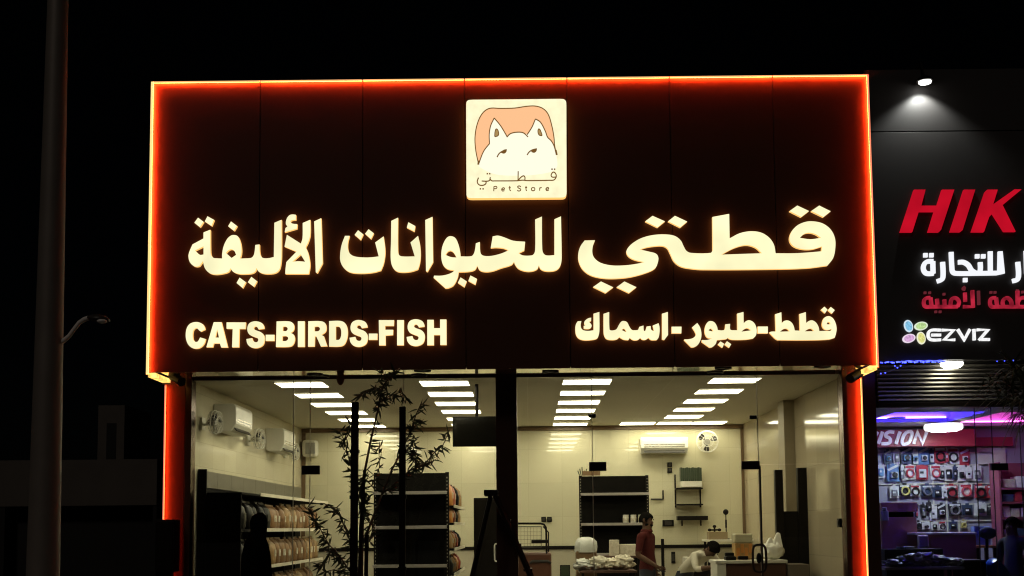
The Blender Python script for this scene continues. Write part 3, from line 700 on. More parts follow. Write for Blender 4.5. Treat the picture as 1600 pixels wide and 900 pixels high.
def bag_mesh(w, d, h, seed):
    """a filled pouch: bulging body, pinched flat crimp at the top; faces +X"""
    rnd = random.Random(seed); mb = MB(); lev = [(0, .92, .9), (.08, 1., 1.), (.45, .99, 1.05), (.75, .96, .8), (.9, .93, .35), (.93, .9, .12), (1., .92, .1)]
    N = 16; vs = []; fs = []
    for hz, sw, sd in lev:
        for k in range(N):
            a = 2*math.pi*k/N; ca, sa = math.cos(a), math.sin(a)
            x = d/2 * sd * math.copysign(abs(ca)**.6, ca) + rnd.uniform(-.006, .006); y = w/2 * sw * math.copysign(abs(sa)**.45, sa)
            vs.append((x, y, h * hz + rnd.uniform(-.004, .004)))
    for i in range(len(lev) - 1):
        for k in range(N): fs.append((i*N+k, i*N+(k+1) % N, (i+1)*N+(k+1) % N, (i+1)*N+k))
    fs.append(tuple(reversed(range(N)))); fs.append(tuple((len(lev)-1)*N + k for k in range(N)))
    return mb.add(vs, fs)
protos = {}
def bag(kind, mt, w, d, h, loc, label, rz=0, name='food_bag'):
    key = (kind, round(w, 2), round(h, 2))
    if key not in protos:
        o = bag_mesh(w, d, h, len(protos) + 3).build(name, mt, smooth=True); protos[key] = o
        tag(o, label, 'food bag', 'food bags on the shelves'); o.location = loc; o.rotation_euler.z = rz
        lbm = MB().box((d * .5 * 1.03, -w * .2, h * .3), (d * .5 * 1.03 + .004, w * .2, h * .55)).build('printed_label', M['paper'] if kind != 'dark' else M['dgrey'], None); lbm.parent = o
        return o
    return dup(protos[key], loc, label, rz)
lev_n = {0: 'upper', 1: 'middle', 2: 'lower', 3: 'bottom'}
rnd = random.Random(5)
for s_, z in enumerate(shz[1:4]):
    y = GY0 + .12; nd = nk = 0
    while y < 19.75:
        dark = y < 16.0
        w = rnd.choice((.26, .3, .34)) if not dark else .3
        h = rnd.choice((.34, .37)) if not dark else .36
        if s_ == 2: h = .34
        kind, mt = ('dark', M['dbag']) if dark else rnd.choice((('kraft', M['kraft']), ('pale', M['kraft2']), ('kraft', M['kraft'])))
        if dark: nd += 1; lab = f'black food bag, {ORD[nd-1]} from the glass on the {lev_n[s_]} left wall shelf'
        else: nk += 1; lab = f'{"brown" if kind == "kraft" else "pale printed"} food bag, {ORD[min(nk, 13)-1]} light one on the {lev_n[s_]} left wall shelf'
        if y + w > 19.9: break
        bag(kind, mt, w, .24, h, (SX - .15 + rnd.uniform(-.02, .02), y + w / 2, z + .002), lab, R(rnd.uniform(-7, 7)))
        y += w + rnd.uniform(.015, .06)

# ------------------------------------------------------------------ black gondolas
def gondola(x0, x1, y0, y1, top, shelves, label, ends=True, holes=True):
    t = thing('gondola_shelving', label, 'shelving', ((x0 + x1) / 2, y0, .02), 'black free standing shelving')
    MB().box((x0 + .05, y0 + .28, .1), (x1 - .05, y0 + .31, top)).build('back_panel', M['blackm'], t)
    MB().box((x0, y0, .02), (x1, y1, .12)).build('base', M['blackm'], t, bevel=.006)
    for x in (x0, x1 - .05):
        MB().box((x, y0 + .27, .12), (x + .05, y0 + .33, top + .01)).build('upright', M['black'], t)
        if holes:
            h = MB(); z = .3
            while z < top - .03: h.box((x + .018, y0 + .2685, z), (x + .030, y0 + .2697, z + .022)); z += .05
            h.build('slots', M['grey'], t)
    for z in shelves:
        sb = MB().box((x0 + .02, y0 + .02, z - .03), (x1 - .02, y0 + .27, z)).build('shelf', M['blackm'], t)
        MB().box((x0 + .015, y0 + .004, z - .036), (x1 - .015, y0 + .019, z + .008)).build('edge_strip', M['shelf'], sb, bevel=.003)
    return t
GA = 16.0
ga0, ga1 = PX(580, GA), PX(699, GA)
gt = PZ(736, GA)
gA = gondola(ga0, ga1, GA, 19.0, gt, [PZ(p, GA) for p in (765, 803, 861, 910)][0:0] + [PZ(p, GA) for p in (766.5, 820.5, 881)], 'tall black shelving behind the sapling, its end towards the glass')
# its right hand side: shelves for goods
MB().box((ga0 + .45, GA + .31, .12), (ga0 + .5, 19.0, gt)).build('spine_panel', M['blackm'], gA)
side_z = [PZ(p, 17) for p in (790, 816, 855, 893)]
for z in side_z:
    sb = MB().box((ga0 + .5, GA + .34, z - .025), (ga1 + .06, 18.95, z)).build('shelf', M['blackm'], gA)
    MB().box((ga1 + .061, GA + .34, z - .03), (ga1 + .075, 18.95, z + .012)).build('edge_strip', M['pale'], sb)
ng = 0
for i, z in enumerate(side_z[:4]):
    for k in range(4):
        kind, mt = (('orange', M['orange']), ('redb', M['redbag']), ('dark', M['dbag']), ('pale', M['kraft2']))[(i * 3 + k + (1 if i else 0)) % 4]
        nm = {'orange': 'orange', 'redb': 'red', 'dark': 'black', 'pale': 'pale'}[kind]
        h = .25 if i else .34
        bag(kind, mt, .3, .2, h, (ga1 - .07, GA + .62 + k * .58, z + .002), f'{nm} food bag right of the tall shelving, {ORD[k]} from the glass on the {("top", "second", "third", "fourth")[i]} shelf', R(4 * (k - 1)))
GB = 19.5
gb0, gb1 = PX(905, GB), PX(1015, GB)
gtb = PZ(744, GB)
gB = gondola(gb0, gb1, GB, GB + .36, gtb, [PZ(p, GB) for p in (772, 819, 866, 905)], 'black shelving against the back wall behind the man in red')
for i, px in enumerate((978, 990, 1002)):
    c = P(px, 815, GB + .1); z = PZ(819, GB) + .002
    t = thing('jar', f'white lidded jar with a grey label, {ORD[i]} from the left on the black shelving', 'jar', (c.x, GB + .12, z), 'white jars on the back shelving')
    o = Vector(t.location)
    MB().lathe([(0, 0), (.046, 0), (.05, .006), (.05, .1), (.044, .112), (0, .112)], o, 'Z', 18).build('body', M['white'], t, smooth=True)
    MB().lathe([(.047, .112), (.049, .114), (.049, .135), (.045, .138), (0, .138)], o, 'Z', 18).build('lid', M['white'], t, smooth=True)
    MB().lathe([(.0504, .03), (.0512, .03), (.0512, .085), (.0504, .085)], o, 'Z', 18).build('printed_label', M['paper'], t, smooth=True)
# things on top of the back gondola
c = P(915, 742, GB + .2)
t = thing('carton', 'small open carton with green leaves of paper on top of the black back shelving', 'carton', (c.x, GB + .2, gtb + .012))
MB().cbox((c.x + .1, GB + .3, gtb + .05), (.3, .1, .075)).build('box_body', M['carton'], t)
fl_ = MB()
for k in range(5): fl_.box((c.x - .12 + k * .03, GB + .28, gtb + .012), (c.x - .105 + k * .03, GB + .32, gtb + .1 + .03 * (k % 3)), Matrix.Rotation(R(-20 + 9 * k), 3, 'Y'))
fl_.build('paper_flap', M['green'], t)
# dark cabinet by the mullion
CY = 17.0
c0, c1 = P(740, 778, CY), P(806, 900, CY)
t = thing('cabinet', 'tall black cabinet with a pale door handle left of the brown mullion', 'cabinet', (c0.x + .3, CY, .02))
MB().box((c0.x, CY, .02), (c0.x + .62, CY + .5, c0.z)).build('body', M['black'], t, bevel=.006)
MB().box((c0.x + .012, CY - .022, .1), (c0.x + .42, CY - .002, c0.z - .02)).build('door', M['black'], t, bevel=.004)
h0, h1 = P(776, 850, CY - .05), P(776, 877, CY - .05)
MB().tube([h0 + Vector((.02, .03, 0)), h0 + Vector((-.02, 0, 0)), h0 + Vector((-.03, 0, -.02)), h1 + Vector((-.03, 0, .02)), h1 + Vector((-.02, 0, 0)), h1 + Vector((.02, .03, 0))], .011, 8).build('handle', M['white'], t, smooth=True)
# hanging screen
TY = 14.55
c0, c1 = P(707, 651, TY), P(782, 697, TY)
t = thing('hanging_screen', 'dark glossy screen hung from a ceiling pole behind the left window', 'screen', ((c0.x + c1.x) / 2, TY, ZC))
MB().box((c0.x, TY, c1.z), (c1.x, TY + .06, c0.z)).build('case', M['black'], t, bevel=.006)
MB().box((c0.x + .012, TY - .004, c1.z + .012), (c1.x - .012, TY - .001, c0.z - .012)).build('panel_glass', mat('black screen glass', (.02, .018, .014), .06, coat=.5), t)
px_ = PX(745, TY)
MB().tube([(px_, TY + .09, ZC - .002), (px_, TY + .09, (c0.z + c1.z) / 2)], .022, 10).box((px_ - .06, TY + .061, (c0.z + c1.z) / 2 - .06), (px_ + .06, TY + .075, (c0.z + c1.z) / 2 + .06)).build('ceiling_pole', M['black'], t, smooth=False)
# dark tall stand with two posts on the right
DY = 16.2
t = thing('display_stand', 'dark stand of two tall square posts with a dark panel between, by the right wall', 'display stand', (PX(1237, DY), DY, .02))
for a_, b_, top in ((1210, 1222, 738), (1245, 1262, 735)):
    MB().box((PX(a_, DY), DY, .02), (PX(b_, DY), DY + .1, PZ(top, DY))).build('post', M['black'], t, bevel=.004)
MB().box((PX(1222, DY) + .002, DY + .03, .1), (PX(1245, DY) - .002, DY + .06, PZ(803, DY))).build('panel', M['black'], t)
# wire trolley
TY = 17.2
def pt(px, py, dy=0): return P(px, py, TY + dy)
t = thing('wire_trolley', 'dark wire cage trolley with a rounded push bar right of the mullion', 'trolley', (PX(835, TY), TY, .02))
z0 = .14
MB().tube([pt(800, 818), pt(845, 818), pt(850, 819.5), pt(853, 824), pt(853.5, 832), Vector((PX(853.5, TY), TY, z0))], .016, 10).build('push_bar', M['black'], t, smooth=True)
MB().tube([Vector((PX(857, TY), TY + .5, z0)), pt(857, 850, .5), pt(857, 832, .5), pt(849, 823, .4)], .01, 8).build('rear_bar', M['black'], t, smooth=True)
wm = MB()
for k in range(9): wm.tube([pt(804 + k * 5, 824, .02), pt(804 + k * 5, 856, .02)], .0025, 4)
for k in range(6): wm.tube([pt(800, 825 + k * 6, .02), pt(846, 825 + k * 6, .02)], .0025, 4)
wm.tube([pt(800, 823, .02), pt(846, 823, .02), pt(846, 856, .02), pt(800, 856, .02)], .007, 6)
wm.build('wire_panel', M['dgrey'], t)
MB().cbox(pt(844, 846, -.02), (.26, .04, .05)).build('grip', M['black'], t, bevel=.01)
q0, q1 = pt(800, 864), pt(862, 905)
MB().box((q0.x, TY - .02, q1.z), (q1.x, TY + .5, q0.z)).build('basket', mat('brown basket', (.12, .05, .028), .4), t, bevel=.03)
MB().tube([pt(828, 880, -.03), pt(832, 877, -.03), pt(856, 877, -.03), pt(861, 880, -.03)], .02, 8).build('rail', M['dgrey'], t, smooth=True)
MB().box((q0.x + .02, TY, z0 - .02), (q1.x - .02, TY + .5, z0 + .02)).build('deck', M['black'], t)
for x in (q0.x + .06, q1.x - .06):
    for y in (TY + .05, TY + .45):
        MB().lathe([(0, -.014), (.055, -.014), (.06, 0), (.055, .014), (0, .014)], (x, y, .08), 'X', 14).build('wheel', M['black'], t, smooth=True)
# low cabinets, table and boxes
def table(name, x0, x1, y0, y1, top, label, m, thick=.035, cat='table'):
    t = thing(name, label, cat, ((x0 + x1) / 2, (y0 + y1) / 2, .02))
    MB().box((x0, y0, top - thick), (x1, y1, top)).build('table_top', m, t, bevel=.005)
    for x in (x0 + .05, x1 - .05):
        for y in (y0 + .05, y1 - .05): MB().box((x - .02, y - .02, .02), (x + .02, y + .02, top - thick - .001)).build('leg', M['black'], t)
    return t
bY = 17.6
tb0, tb1 = PX(903, bY), PX(992, bY)
table('table', tb0, tb1, bY, bY + .7, PZ(893, bY), 'dark table heaped with plastic bags and boxes before the man in red', M['counter'])
ctop = PZ(893, bY)
rr_ = random.Random(11)
def sack(c, w, d, h, seed, m, name, label, cat, amp=1.):
    rq = random.Random(seed); bm = MB(); N = 30; L = 16; vs = []; fs = []
    for i in range(L + 1):
        th = math.pi * i / L
        for k in range(N):
            a = 2*math.pi*k/N
            q = Vector((math.sin(th)*math.cos(a), math.sin(th)*math.sin(a), math.cos(th)))
            q = q * (1 + amp * .5 * noise.noise(q * 2.1 + Vector((seed, 0, 0))) + amp * .3 * noise.noise(q * 5 + Vector((0, seed, 0))))
            vs.append((q.x * w/2, q.y * d/2, max(-.5 * h, q.z * h/2) ))
    for i in range(L):
        for k in range(N): fs.append((i*N+k, (i+1)*N+k, (i+1)*N+(k+1) % N, i*N+(k+1) % N))
    bm.add(vs, fs); o = bm.build(name, m, smooth=True); o.location = Vector(c) + Vector((0, 0, h / 2)); return tag(o, label, cat)
for i, (px, w, h, m, lb_) in enumerate(((912, .3, .16, M['poly'], 'grey plastic bag at the left end of the heaped table'), (934, .34, .2, M['cream'], 'cream bundled sack on the heaped table'), (955, .28, .17, M['paper'], 'patterned plastic bag on the heaped table'), (975, .3, .21, M['paper'], 'patterned upright bag at the right end of the heaped table'))):
    c = P(px, 890, bY + .25); sack((c.x, bY + .25, ctop + .002), w, .3, h, i + 2, m, 'plastic_bag', lb_, 'bag')
# carton wrapped in polythene
q0, q1 = PX(897, 18.2), PX(931, 18.2)
t = thing('wrapped_carton', 'tall brown carton under a cloudy polythene cover left of the heaped table', 'carton', ((q0 + q1) / 2, 18.2, .02))
MB().box((q0 + .012, 18.2, .02), (q1 - .012, 18.55, PZ(862, 18.2))).build('box_body', M['carton'], t, bevel=.006)
sk = MB(); N = 20
zt0, zt1 = PZ(864, 18.2), PZ(840, 18.2)
vs = []; fs = []
for i, (u, e) in enumerate(((0, 1.0), (.35, 1.02), (.7, .95), (.92, .7), (1., .3))):
    for k in range(N):
        a = 2*math.pi*k/N; ca, sa = math.cos(a), math.sin(a)
        jit = 1 + .06 * math.sin(k * 2.3 + i)
        vs.append(((q0 + q1)/2 + (q1 - q0)/2 * e * jit * math.copysign(abs(ca)**.5, ca), 18.375 + .2 * e * jit * math.copysign(abs(sa)**.5, sa), zt0 + (zt1 - zt0) * u))
for i in range(4):
    for k in range(N): fs.append((i*N+k, i*N+(k+1) % N, (i+1)*N+(k+1) % N, (i+1)*N+k))
fs.append(tuple(4*N + k for k in range(N)))
sk.add(vs, fs).build('polythene_cover', M['poly'], t, smooth=True)
# cartons right of it
for i, (a_, b_, t_, bt, Y, lb_) in enumerate(((951, 965, 845, 870, 18.6, 'narrow pale carton standing beside the man in red'), (966, 992, 852, 870, 18.65, 'wide pale printed carton standing behind the man in red'))):
    x0, x1 = PX(a_, Y), PX(b_, Y)
    o = MB().box((x0, Y, PZ(bt, Y)), (x1, Y + .25, PZ(t_, Y))).build('pale_carton', M['paper'], bevel=.006); tag(o, lb_, 'carton')
Y = 18.5; table('low_table', PX(925, Y), PX(1000, Y), Y, Y + .5, PZ(870, Y) - .001, 'low dark table carrying two pale cartons', M['counter'])
c0, c1 = P(875, 883, 18.0), P(891, 905, 18.0)
t = thing('tablet_stand', 'small dark green framed board standing right of the wire trolley', 'board', (c0.x + .07, 18, .02))
MB().box((c0.x, 18, c1.z - .1), (c1.x, 18.03, c0.z)).build('frame', M['black'], t, bevel=.004); MB().box((c0.x + .012, 17.994, c1.z - .08), (c1.x - .012, 17.999, c0.z - .012)).build('screen', M['green'], t)
MB().box((c0.x + .05, 18.0, .02), (c1.x - .05, 18.03, c1.z - .101)).build('stand', M['black'], t)
# slim dark post by the man in red
c = P(1035, 842, 17.2)
t = thing('slim_post', 'slim dark upright post beside the man in red', 'post', (c.x, 17.2, .02))
MB().box((c.x - .022, 17.18, .04), (c.x + .022, 17.22, c.z)).build('shaft', M['black'], t, bevel=.003); MB().box((c.x - .12, 17.08, .02), (c.x + .12, 17.32, .038)).build('base', M['black'], t)
# checkout counter
KY = 15.6
k0, k1, k2 = PX(1116, KY), PX(1190, KY), PX(1258, KY)
kz = PZ(879, KY)
t = thing('checkout_counter', 'white edged dark checkout counter on the right, with a lower right wing', 'counter', ((k0 + k2) / 2, KY, .02))
MB().box((k0 - .02, KY - .02, kz - .04), (k1 + .3, KY + .6, kz)).build('counter_top', M['white'], t, bevel=.006)
MB().box((k0 + .12, KY, .02), (k1 + .28, KY + .55, kz - .041)).build('front_panel', M['counter'], t)
MB().box((k0, KY - .01, .02), (k0 + .118, KY + .55, kz - .041)).build('side_panel', M['white'], t, bevel=.004)
MB().box((k1 + .302, KY - .03, .02), (k2, KY + .5, PZ(886, KY))).build('wing', mat('grey brown counter wing', (.16, .13, .1), .5), t, bevel=.006)
# second low cabinet left of the bending man
c0, c1 = P(1065, 873, 17.8), P(1118, 905, 17.8)
t = thing('low_cabinet', 'low black cabinet with pale boxes piled on it, left of the bending man', 'cabinet', (c0.x + .2, 17.8, .02))
MB().box((c0.x + .05, 17.8, .02), (c1.x - .1, 18.2, PZ(893, 17.8))).build('body', M['black'], t, bevel=.005); MB().box((c0.x, 17.77, PZ(893, 17.8) + .001), (c1.x - .08, 18.22, PZ(890, 17.8))).build('top_board', M['counter'], t)
zt = PZ(890, 17.8) + .002
for i, (a_, b_, t_, m, lb_) in enumerate(((1066, 1073, 873, M['white'], 'small white box at the left of the low black cabinet'), (1074, 1092, 874, M['paper'], 'pale printed box on the low black cabinet'))):
    tag(MB().box((PX(a_, 17.85), 17.83, zt), (PX(b_, 17.85), 18.1, PZ(t_, 17.85))).build('small_box', m, bevel=.005), lb_, 'box')
# box of orange goods, white bag, gadgets on the counter
zc = kz + .002
c0, c1 = P(1146, 834, KY + .35), P(1174, 876, KY + .35)
t = thing('goods_box', 'clear topped carton of orange packets on the checkout counter', 'carton', ((c0.x + c1.x) / 2, KY + .35, zc))
MB().box((c0.x, KY + .25, zc), (c1.x, KY + .5, zc + .22)).build('box_body', mat('carton with orange print', (.42, .26, .09), .5, var=.5, scale=14), t, bevel=.005)
MB().box((c0.x - .004, KY + .246, zc + .221), (c1.x + .004, KY + .504, c0.z)).build('clear_lid', mat('cloudy lid', (.5, .46, .3), .3, var=.1), t, bevel=.02)
for i in range(4): MB().cbox((c0.x + .04 + .055 * i, KY + .243, zc + .1 + .05 * (i % 2)), (.045, .012, .12)).build('packet', M['orange'], t, bevel=.004)
cb = P(1208, 858, KY + .2); bw = .30
bagm = mat('thin white film', (.78, .76, .66), .35, var=.1, scale=12, bump=.5)
bag_o = sack((cb.x, KY + .2, zc), bw, .22, P(1208, 846, KY + .2).z - zc, 9, bagm, 'carrier_bag', 'crumpled white carrier bag standing at the right of the checkout counter', 'bag', .42)
for sx_, tx, ty in ((-.04, 1204, 840), (.05, 1216, 832)):
    q = P(tx, ty, KY + .2); zb_ = P(1208, 850, KY + .2).z
    MB().add([(cb.x + sx_ - .09, KY + .12, zb_ - .05), (cb.x + sx_ + .07, KY + .12, zb_ - .05), (cb.x + sx_ + .07, KY + .28, zb_ - .05), (cb.x + sx_ - .09, KY + .28, zb_ - .05), (q.x - .02, KY + .18, q.z), (q.x + .025, KY + .18, q.z - .01), (q.x + .02, KY + .22, q.z), (q.x - .02, KY + .22, q.z)], ((0,3,2,1),(4,5,6,7),(0,1,5,4),(1,2,6,5),(2,3,7,6),(3,0,4,7))).build('handle', bagm, bag_o, bevel=.012)
c = P(1141, 872, KY + .1)
t = thing('card_reader', 'small black card terminal on the checkout counter', 'card reader', (c.x, KY + .1, zc))
MB().box((c.x - .07, KY + .03, zc), (c.x + .07, KY + .2, zc + .05)).box((c.x - .06, KY + .12, zc + .05), (c.x + .06, KY + .2, zc + .1)).build('body', M['black'], t, bevel=.012)
MB().cbox((c.x, KY + .06, zc + .054), (.1, .04, .008)).build('keypad', M['dgrey'], t)
MB().cbox((c.x + .16, KY + .05, zc + .03), (.13, .08, .05)).build('paper_slot', M['black'], t, bevel=.008)
# desk fan like ornament on a carton and a round head lamp on a stem, on the back ledge
Y = 20.2
tz = PZ(846, Y)
table('back_table', PX(1100, Y), PX(1180, Y), Y, Y + .5, tz - .001, 'pale narrow table against the back wall behind the bending man', M['white'])
c = P(1118, 838, Y + .1); x0, x1 = PX(1104, Y + .1), PX(1133, Y + .1)
t = thing('carton', 'brown open carton on the back table with a dark cross shaped ornament on it', 'carton', (c.x, Y + .1, tz))
MB().box((x0, Y + .05, tz), (x1, Y + .3, PZ(834, Y + .1))).build('box_body', mat('pale carton', (.3, .23, .13), .8), t, bevel=.004)
c = P(1116.5, 828, Y + .2); zb = PZ(834, Y + .1) + .002
t = thing('ornament', 'dark cross shaped ornament with rounded ends standing on the brown carton', 'ornament', (c.x, Y + .2, zb))
MB().tube([(c.x, Y + .2, zb), (c.x, Y + .2, c.z + .06)], .016, 8).tube([c + Vector((-.09, 0, 0)), c + Vector((.09, 0, 0))], .014, 8).build('cross_bar', M['black'], t, smooth=True)
for d in ((-.085, 0, 0), (.085, 0, 0), (0, 0, .06)): MB().ball(c + Vector(d), .034, sq=(1, .6, .8)).build('knob', M['black'], t, smooth=True)
c = P(1134, 800, Y + .2)
t = thing('stand_lamp', 'thin dark stem with a small round head on the back table', 'lamp', (c.x, Y + .2, tz))
MB().lathe([(0, 0), (.06, 0), (.06, .012), (.01, .02), (.009, c.z - tz - .02), (0, c.z - tz - .02)], t.location, 'Z', 16).build('stem', M['black'], t, smooth=True)
MB().ball(c, .05, sq=(1, .7, 1)).build('round_head', M['black'], t, smooth=True)
MB().tube([(c.x, Y + .2, tz + .2), (c.x, Y + .2, tz + .34)], .016, 8).build('sleeve', M['black'], t)
# ------------------------------------------------------------------ the security shop next door
NY = 13.5
nx0, nx1 = PX(1371, NY), 9.6
nzt, nzb = PZ(108, NY, 1480), PZ(562, NY, 1480)
nb = thing('security_shop', 'neighbouring shop lit blue and pink inside, under a black fascia and a half raised shutter', 'shop building', ((nx0 + nx1) / 2, YG, 0))
ng0 = PX(1369, YG)
CZ = PZ(637, YG, 1450)
NB = 17.15
blackp = mat('black fascia panel', (.05, .046, .045), .5, spec=.2, var=.08)
MB().box((XR + .03, 14.0, 0), (ng0 + .0, 14.3, ZT - .3)).build('pier', M['brown'], nb)
MB().box((ng0 - .06, 14.301, 0), (ng0 - .004, NB, CZ)).build('wall', mat('dim side wall', (.3, .29, .33), .6), nb)
MB().box((nx1, 14.0, 0), (nx1 + .15, NB, CZ)).build('wall', M['plaster'], nb)
MB().box((ng0 - .06, NB, 0), (nx1 + .15, NB + .15, CZ + .3)).build('wall', mat('lavender board wall', (.36, .35, .42), .5, var=.08), nb)
MB().box((ng0 - .05, YG - .03, -.1), (nx1, NB, .015)).build('floor', M['floor'], nb)
MB().box((ng0, 14.3, CZ + .35), (nx1, NB + .15, nzt - .3)).build('roof', M['shade'], nb)
# ceiling with two trays
t1 = (4.62, 5.78, 14.62, 16.0); t2 = (6.0, 7.6, 14.75, 16.75)
cm = mat('white ceiling paint', (.62, .6, .66), .6, var=.04)
cl = MB()
x0, x1, y0, y1 = ng0 - .004, nx1, YG + .0, NB
cl.box((x0, y0, CZ), (x1, t1[2], CZ + .05)).box((x0, 16.75, CZ), (x1, y1, CZ + .05)).box((x0, t1[2], CZ), (t1[0], 16.75, CZ + .05)).box((t1[0], 16.0, CZ), (t1[1], 16.75, CZ + .05)).box((t1[1], t1[2], CZ), (t2[0], 16.75, CZ + .05)).box((t2[0], t1[2], CZ), (x1, t2[2], CZ + .05)).box((t2[1], t2[2], CZ), (x1, 16.75, CZ + .05))
cl.build('ceiling', cm, nb, fixn=False)
for (a, b, c, d), colr, es in ((t1, (.05, .02, 1.), 120), (t2, (1., .10, .72), 13)):
    tr = MB().box((a - .12, c - .12, CZ + .22), (b + .12, d + .12, CZ + .25))
    tr.box((a - .15, c - .12, CZ + .05), (a - .12, d + .12, CZ + .25)).box((b + .12, c - .12, CZ + .05), (b + .15, d + .12, CZ + .25)).box((a - .15, c - .15, CZ + .05), (b + .15, c - .12, CZ + .25)).box((a - .15, d + .12, CZ + .05), (b + .15, d + .15, CZ + .25))
    trp = tr.build('ceiling_tray', cm, nb, fixn=False)
    em = emis('cove led ' + str(es), colr, es)
    for lo, hi in (((a - .1, c), (a - .08, d)), ((b + .08, c), (b + .1, d)), ((a, c - .1), (b, c - .08)), ((a, d + .08), (b, d + .1))):
        MB().box((lo[0], lo[1], CZ + .06), (hi[0], hi[1], CZ + .08)).build('led_strip', em, trp)
# glass with joints, head bar and a black fitting
MB().box((ng0 + .001, YG - .03, CZ - .0), (nx1 - .001, YG - .001, CZ + .06)).build('glass_head_bar', M['black'], nb)
nw = MB().box((ng0, YG - .03, .015), (nx1, YG + .03, .08)).build('storefront_window', M['black'], nb)
jx = [ng0 + .01, PX(1525, YG), PX(1551, YG), PX(1595, YG), 7.4, nx1]
for a, b in zip(jx, jx[1:]): pane(nw, a, b - .008, .08, CZ - .002)
for x in jx[1:-1]: MB().box((x - .008, YG - .0075, .08), (x, YG + .0075, CZ - .003)).build('joint', M['dgrey'], nw)
MB().box((PX(1547, YG), YG - .025, PZ(735, YG, 1560)), (PX(1573, YG), YG + .025, PZ(724, YG, 1560))).build('patch_fitting', M['black'], nw, bevel=.004)
# soffit, shutter
MB().box((nx0, NY + .03, nzb + .02), (nx1, 14.04, nzb + .06)).build('soffit', M['shade'], nb)
sz0, sz1 = CZ + .062, nzb + .018
sl = thing('roller_shutter', 'dark slatted roller shutter rolled up above the security shop window', 'shutter', ((nx0 + nx1) / 2, 13.95, sz0))
n = 9; hh = (sz1 - sz0) / n
sm = mat('shutter slat', (.27, .255, .21), .38, .5, var=.1)
sb = MB()
for k in range(n):
    z = sz0 + k * hh; prof = [(13.985, z), (13.955, z + .012), (13.94, z + hh * .35), (13.945, z + hh * .7), (13.975, z + hh - .014), (13.985, z + hh - .012)]
    vs = [(x, y, zz) for x in (ng0 + .02, nx1 - .02) for y, zz in prof]; q = len(prof)
    sb.add(vs, [(i, i + 1, q + i + 1, q + i) for i in range(q - 1)] + [tuple(range(q)), tuple(q + i for i in range(q))])
sb.build('curtain', sm, sl, smooth=False)
MB().box((ng0 + .02, 13.94, sz0 - .06), (nx1 - .02, 13.99, sz0 - .003)).build('bottom_bar', M['black'], sl, bevel=.004)
# sign
ns = thing('shop_sign', 'black fascia sign with red, white and small four petal lettering, beside the red edged sign', 'shop sign', ((nx0 + nx1) / 2, NY, nzb))
zse = PZ(205, NY, 1480)
for z0, z1 in ((nzb, zse - .006), (zse + .006, nzt)):
    for a, b in ((nx0, nx0 + 2.6), (nx0 + 2.606, nx1)): MB().box((a, NY, z0), (b, NY + .03, z1)).build('fascia_panel', blackp, ns, bevel=.003)
MB().box((nx0 + .01, NY + .031, nzb + .01), (nx1 - .01, 14.29, nzt - .01)).build('box_frame', M['black'], ns)
YN = NY - .004
fh = (1390, 280, 7.62)
h = MB(); glyphs(h, ["280,135 415,135 365,325 552,325 612,135 757,135 600,610 575,638 445,638 520,395 335,395 258,638 115,638", "872,135 1005,135 855,615 830,636 708,636",
   "1150,135 1272,135 1218,310 1470,132 1555,132 1330,318 1485,632 1350,632 1212,415 1170,460 1110,636 962,636 1125,160"], fh, YN, .04)
o = h.build('lettering', emis('red lit letters', (.72, .006, .025), .72, .15, 3), ns, fixn=False); o['label'] = 'large slanted red capitals'
fw = (1420, 380, 8.183)
h = MB(); strokes(h, ["305,236 222,243s 184,290s 184,350s 220,390s 310,392", "300,236 304,392", "425,246 432,400s 418,465s 355,492", "535,118 545,320s 556,372s 600,390s 900,389s 1172,384 1160,110", "1034,110 1036,386", "906,248 908,340s 890,386", "625,248 690,248s 752,284s 795,350s 850,388",
   "1385,245 1396,400s 1380,468s 1318,488", "1492,100 1500,392"], fw, YN, .03, 55)
dotq(h, [(207,158),(283,158),(868,172),(945,172),(715,475)], 26, fw, YN, .03)
o = h.build('lettering', emis('white lit letters', (.93, .95, 1.), 1.0), ns, fixn=False); o['label'] = 'white lit script letters'
h = MB(); strokes(h, ["268,698 206,712s 186,765s 206,812s 285,815 620,815", "272,698 286,815", "355,715 362,812", "450,722 455,812", "620,815 636,750s 588,702s 542,722s 525,812", "712,635 716,752", "806,605 816,815 690,814",
   "1108,700 1048,712s 1032,765s 1052,812s 1125,815 1480,815", "1110,700 1124,815", "1200,812 1197,742s 1245,702s 1298,740s 1310,812", "1382,612 1386,812", "1385,760 1425,706s 1490,700"], fw, YN, .025, 42)
o = h.build('lettering', emis('dull red lit letters', (.62, .025, .06), .62, .5, 9), ns, fixn=False); o['label'] = 'small dull red script letters'
h = MB(); strokes(h, ["885,612 890,792", "712,560 690,585s 716,596"], fw, YN, .025, 34)
dotq(h, [(203,637),(262,637),(445,655),(340,880),(395,880),(1045,632),(1097,632),(1380,610),(1448,628)], 15, fw, YN, .025)
o = h.build('lettering', emis('failing red letters', (.25, .035, .05), .5), ns, fixn=False); o['label'] = 'nearly unlit red letter pieces'
fz2 = (1400, 490, 10)
h = MB(); strokes(h, ["695,262 550,262s 502,300s 502,375s 550,412s 695,412", "545,338 695,338", "710,262 892,262 748,412 915,412", "955,248 1060,412 1148,248", "1210,245 1215,420", "1255,258 1428,258 1290,418", "1330,408 1455,408"], fz2, YN, .025, 42)
o = h.build('lettering', emis('white capitals', (1, 1, 1), .95, .15, 30), ns, fixn=False); o['label'] = 'small white angular capitals'
